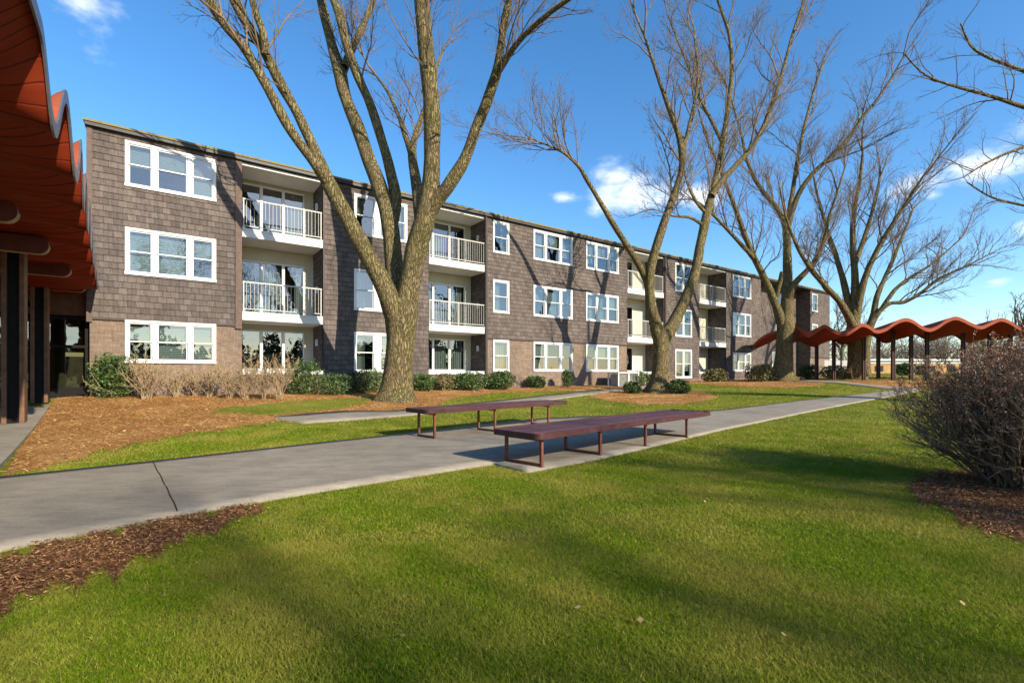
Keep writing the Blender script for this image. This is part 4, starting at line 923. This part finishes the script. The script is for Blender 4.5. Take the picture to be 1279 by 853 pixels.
def barebush(px0,px1,py0,py1,label,n,m='tan_twig',seed=1):
    px = (px0+px1)/2; bx, by = G(px, py1); s = F/by; bx, by = before_wall(bx, by, .6); s = F/by; w_ = (px1-px0)/s; h = (py1-py0)/s; z = h1(bx,by)
    root = empty('bare_shrub',(bx,by,z)); tag(root,label,'shrub','leafless shrubs along the facade'); tw = Tree(seed); r = tw.r
    pr = dict(up=.06,wob=.16,tip=.005,max=4,minL=.18,dens=[6,6,7,7],ang=(.3,.75))
    nb = max(1,int(w_/.5)); 
    for i in range(int(n*1.15)):
        bx_ = ((i%nb)+.5)/nb*w_-w_/2; bx_ *= .95
        tw.grow(Vector((bx_+r.gauss(0,.05),r.gauss(0,.06),0)), Vector((r.gauss(0,.24),r.gauss(0,.24),1)).normalized(), h*r.uniform(.6,1.0), .010, 2, pr)
    A = [x for k in tw.pl for x in tw.pl[k]]; Vs=[];Fs=[];o=0
    for K_ in (5,7):
        B = [x for x in A if len(x[0])==K_]
        if B: v,q = tubes(np.array([[tuple(p) for p in a] for a,_ in B]),np.array([b for _,b in B]),4); Vs.append(v);Fs.append(np.array(q)+o);o+=len(v)
    npmesh('stem', np.concatenate(Vs), np.concatenate(Fs), M[m], root)
    v,q = leaves(0,0,h*.25,w_*.95,w_*.5 if w_<1.5 else .9,h*.75,int(260*w_),.022,.3,seed); npmesh('foliage', v, q, M['leaf_tan'], root)
barebush(160,202,450,499,'upright leafless tan shrub next to the boxy evergreen',26,seed=2)
barebush(232,274,455,493,'leafless tan shrub under the right end of the brick wall window',24,seed=3)
barebush(276,362,450,499,'widest leafless tan shrub, below the first balconies',60,seed=4)
barebush(205,232,458,492,'thin leafless tan shrub under the brick wall window',14,seed=5)
barebush(545,562,470,487,'short leafless shrub right of the round evergreen by the trunk',8,seed=6)
barebush(812,842,464,478,'short leafless shrub hidden beside the forked trunk',10,seed=8)
barebush(1060,1082,455,474,'leafless reddish shrub at the foot of the walkway tree',16,seed=9)
# the big bush at the right
bb = (5.35,5.05); root = empty('twiggy_bush',(bb[0],bb[1],0)); tag(root,'large leafless brown bush with fanned stems in a bark ring at right','bush')
tw = Tree(77); r = tw.r
pr = dict(up=.05,wob=.15,tip=.0022,max=4,minL=.16,dens=[4,6.5,9,10],ang=(.3,.75))
for i in range(165):
    an = r.random()*6.283; sp = min(.95,abs(r.gauss(0,.6)))+.08; d = Vector((math.cos(an)*sp,math.sin(an)*sp,.95)).normalized()
    tw.grow(Vector((math.cos(an)*.16*r.random()**.5+r.gauss(0,.08),math.sin(an)*.2+r.gauss(0,.08),-.03)), d, r.uniform(.95,1.3)*(1.08 if sp < .5 else 1), r.uniform(.010,.017), 1, pr)
A = [x for k in tw.pl for x in tw.pl[k]]; Vs=[];Fs=[];o=0; tips=[]
for pts,rs in A:
    for p in pts[2:]:
        if p.z > .5: tips.append(p)
for K_ in (5,7):
    B = [x for x in A if len(x[0])==K_]
    if B: v,q = tubes(np.array([[tuple(p) for p in a] for a,_ in B]),np.array([b for _,b in B]),4); Vs.append(v);Fs.append(np.array(q)+o);o+=len(v)
npmesh('stem', np.concatenate(Vs), np.concatenate(Fs), M['red_twig'], root)
tips = np.array([tuple(p) for p in tips]); rs_ = np.random.RandomState(4); wgt = np.clip((tips[:,2]-.6),0.02,2)**1.3; pick = rs_.choice(len(tips), 31000, p=wgt/wgt.sum()); c = tips[pick]+rs_.randn(31000,3)*.012
a = rs_.randn(31000,3); a /= np.linalg.norm(a,axis=1,keepdims=True); b = np.cross(a,rs_.randn(31000,3)); b /= np.linalg.norm(b,axis=1,keepdims=True); s = (.006+.009*rs_.rand(31000))[:,None]
npmesh('foliage', np.stack([c-a*s,c+b*s*.55,c+a*s,c-b*s*.55],1).reshape(-1,3), np.arange(31000*4).reshape(-1,4), M['leaf_brown'], root)

# ---------------------------------------------------------------- benches
def bench(F1, d, L, s0, wid, w0, leg, frames, label, sag=0):
    an = math.atan2(d.y,d.x); root = empty('bench',(F1.x,F1.y,h1(F1.x,F1.y)+.028),an); tag(root,label,'bench','slatted benches on the path')
    top = leg; mb = MB(); nb = 7; sw = wid/nb
    th = .045
    for i in range(nb):   # slats with slightly eased ends
        a, b = w0+i*sw+.014, w0+(i+1)*sw-.014; e = .09*((2*abs((i+.5)/nb-.5))**2.5); zt = top+.066+((i*5%3)-1)*.003
        cs = []
        st = 24
        for k in range(st+1):
            x = s0+e+(L-2*e)*k/st; cs.append((x, .002*math.sin(x*2.1+i*1.3)))
        vs = []
        for x, dz in cs: vs += [(x,a,zt-th+dz),(x,b,zt-th+dz),(x,b,zt+dz),(x,a,zt+dz)]
        mb.add(vs, [(4*k+j,4*k+(j+1)%4,4*k+4+(j+1)%4,4*k+4+j) for k in range(st) for j in range(4)]+[(3,2,1,0),(4*st,4*st+1,4*st+2,4*st+3)])
    seat = mb.build('seat', M['slat'], root, bevel=.006)
    e = MB(); r_ = .1; pts = []
    x0, x1, ya, yb = s0-.012, s0+L+.012, w0-.012, w0+wid+.012
    for (cx_,cy_,a0) in ((x1-r_,yb-r_,0),(x0+r_,yb-r_,90),(x0+r_,ya+r_,180),(x1-r_,ya+r_,270)):
        for k in range(6): q_ = R(a0+90*k/5); pts.append((cx_+r_*math.cos(q_),cy_+r_*math.sin(q_)))
    n_ = len(pts); cxm, cym = (x0+x1)/2,(ya+yb)/2; inn = [(x-(.02 if x>cxm else -.02), y-(.02 if y>cym else -.02)) for x,y in pts]
    vs = [(x,y,top+.0) for x,y in pts]+[(x,y,top+.075) for x,y in pts]+[(x,y,top+.075) for x,y in inn]+[(x,y,top+.0) for x,y in inn]
    e.add(vs, [(j*n_+i,j*n_+(i+1)%n_,((j+1)%4)*n_+(i+1)%n_,((j+1)%4)*n_+i) for j in range(4) for i in range(n_)]); e.build('edge_board', M['bench'], root, bevel=.003)
    for yy in (w0+.12,w0+wid-.12): sp = MB(); sp.box(s0+.1,s0+L-.1,yy-.02,yy+.02,top-.001,top+.016); sp.build('rail', M['bench_leg'], root)
    for (sx, kind) in frames:
        m_ = MB(); y0_, y1_ = w0+.09, w0+wid-.14; h_ = .02
        if kind == 1:
            m_.box(sx-h_,sx+h_,y0_-h_,y0_+h_,0,top); m_.box(sx-h_,sx+h_,y1_-h_,y1_+h_,0,top); m_.box(sx-h_,sx+h_,y0_+h_,y1_-h_,.004,.035); m_.box(sx-h_,sx+h_,y0_+h_,y1_-h_,top-.035,top-.002); m_.box(sx-.035,sx+.035,y0_-.035,y0_+.035,-.002,.006); m_.box(sx-.035,sx+.035,y1_-.035,y1_+.035,-.002,.006)
        else: m_.box(sx-h_,sx+h_,y0_-h_,y0_+h_,0,top); m_.box(sx-.05,sx+.05,y0_-.05,y0_+.05,-.002,.008); m_.box(sx-.05,sx+.05,y0_-.03,y0_+.06,top-.02,top-.002)
        m_.build('leg', M['bench_leg'], root, bevel=.004)
d2 = Vector((.714,.700,0)).normalized()
bench(Vector((.375,6.0,0)), d2, 4.95, -.14, .86, -.08, .355, [(0,1),(1.25,1),(2.5,0),(3.95,1)], 'front slatted plum bench, the longer and lower one, nearest the lawn')
d1 = Vector((.72,.69,0)).normalized()
bench(Vector((-1.39,8.62,0)), d1, 3.85, -.22, .74, -.09, .455, [(0,1),(1.45,1),(3.05,1)], 'rear slatted plum bench, the shorter one, nearer the building')

# ---------------------------------------------------------------- far houses, fence
X0 = (1085-PX0)/F*70; fb = empty('brick_house',(X0+6,70,h1(X0+6,70)-.1)); tag(fb,'low tan brick house with white roof edge seen between the walkway posts','house')
m_ = MB(); m_.box(-7,8,0,8,0,1.5); m_.build('wall', plain('sunlit brick',(.42,.25,.11),.9,.25,1.2), fb)
m_ = MB(); m_.box(-7.4,8.4,-.4,8.4,1.9,2.15); m_.box(-7.1,8.1,-.1,8.1,1.5,1.9); m_.build('roof', M['white'], fb)
for x in (-4.5,-1,3,6):
    m_ = MB(); m_.box(x-.6,x+.6,-.05,.02,.35,1.2); m_.build('window', M['inside'], fb)
fn_ = empty('fence',((1040-PX0)/F*44,44,h1(27,44))); tag(fn_,'pale board fence behind the left part of the far walkway','fence')
m_ = MB()
for i in range(26): m_.box(-2.6+i*.2,-2.6+i*.2+.185,0,.03,.05,1.45+.02*math.sin(i*2.1))
m_.build('board', plain('weathered pale boards',(.5,.46,.42),.8,.2), fn_)
for i in range(4): m_ = MB(); m_.box(-2.65+i*1.7,-2.55+i*1.7,-.06,-.003,0,1.5); m_.build('post', M['dark_trim'], fn_)
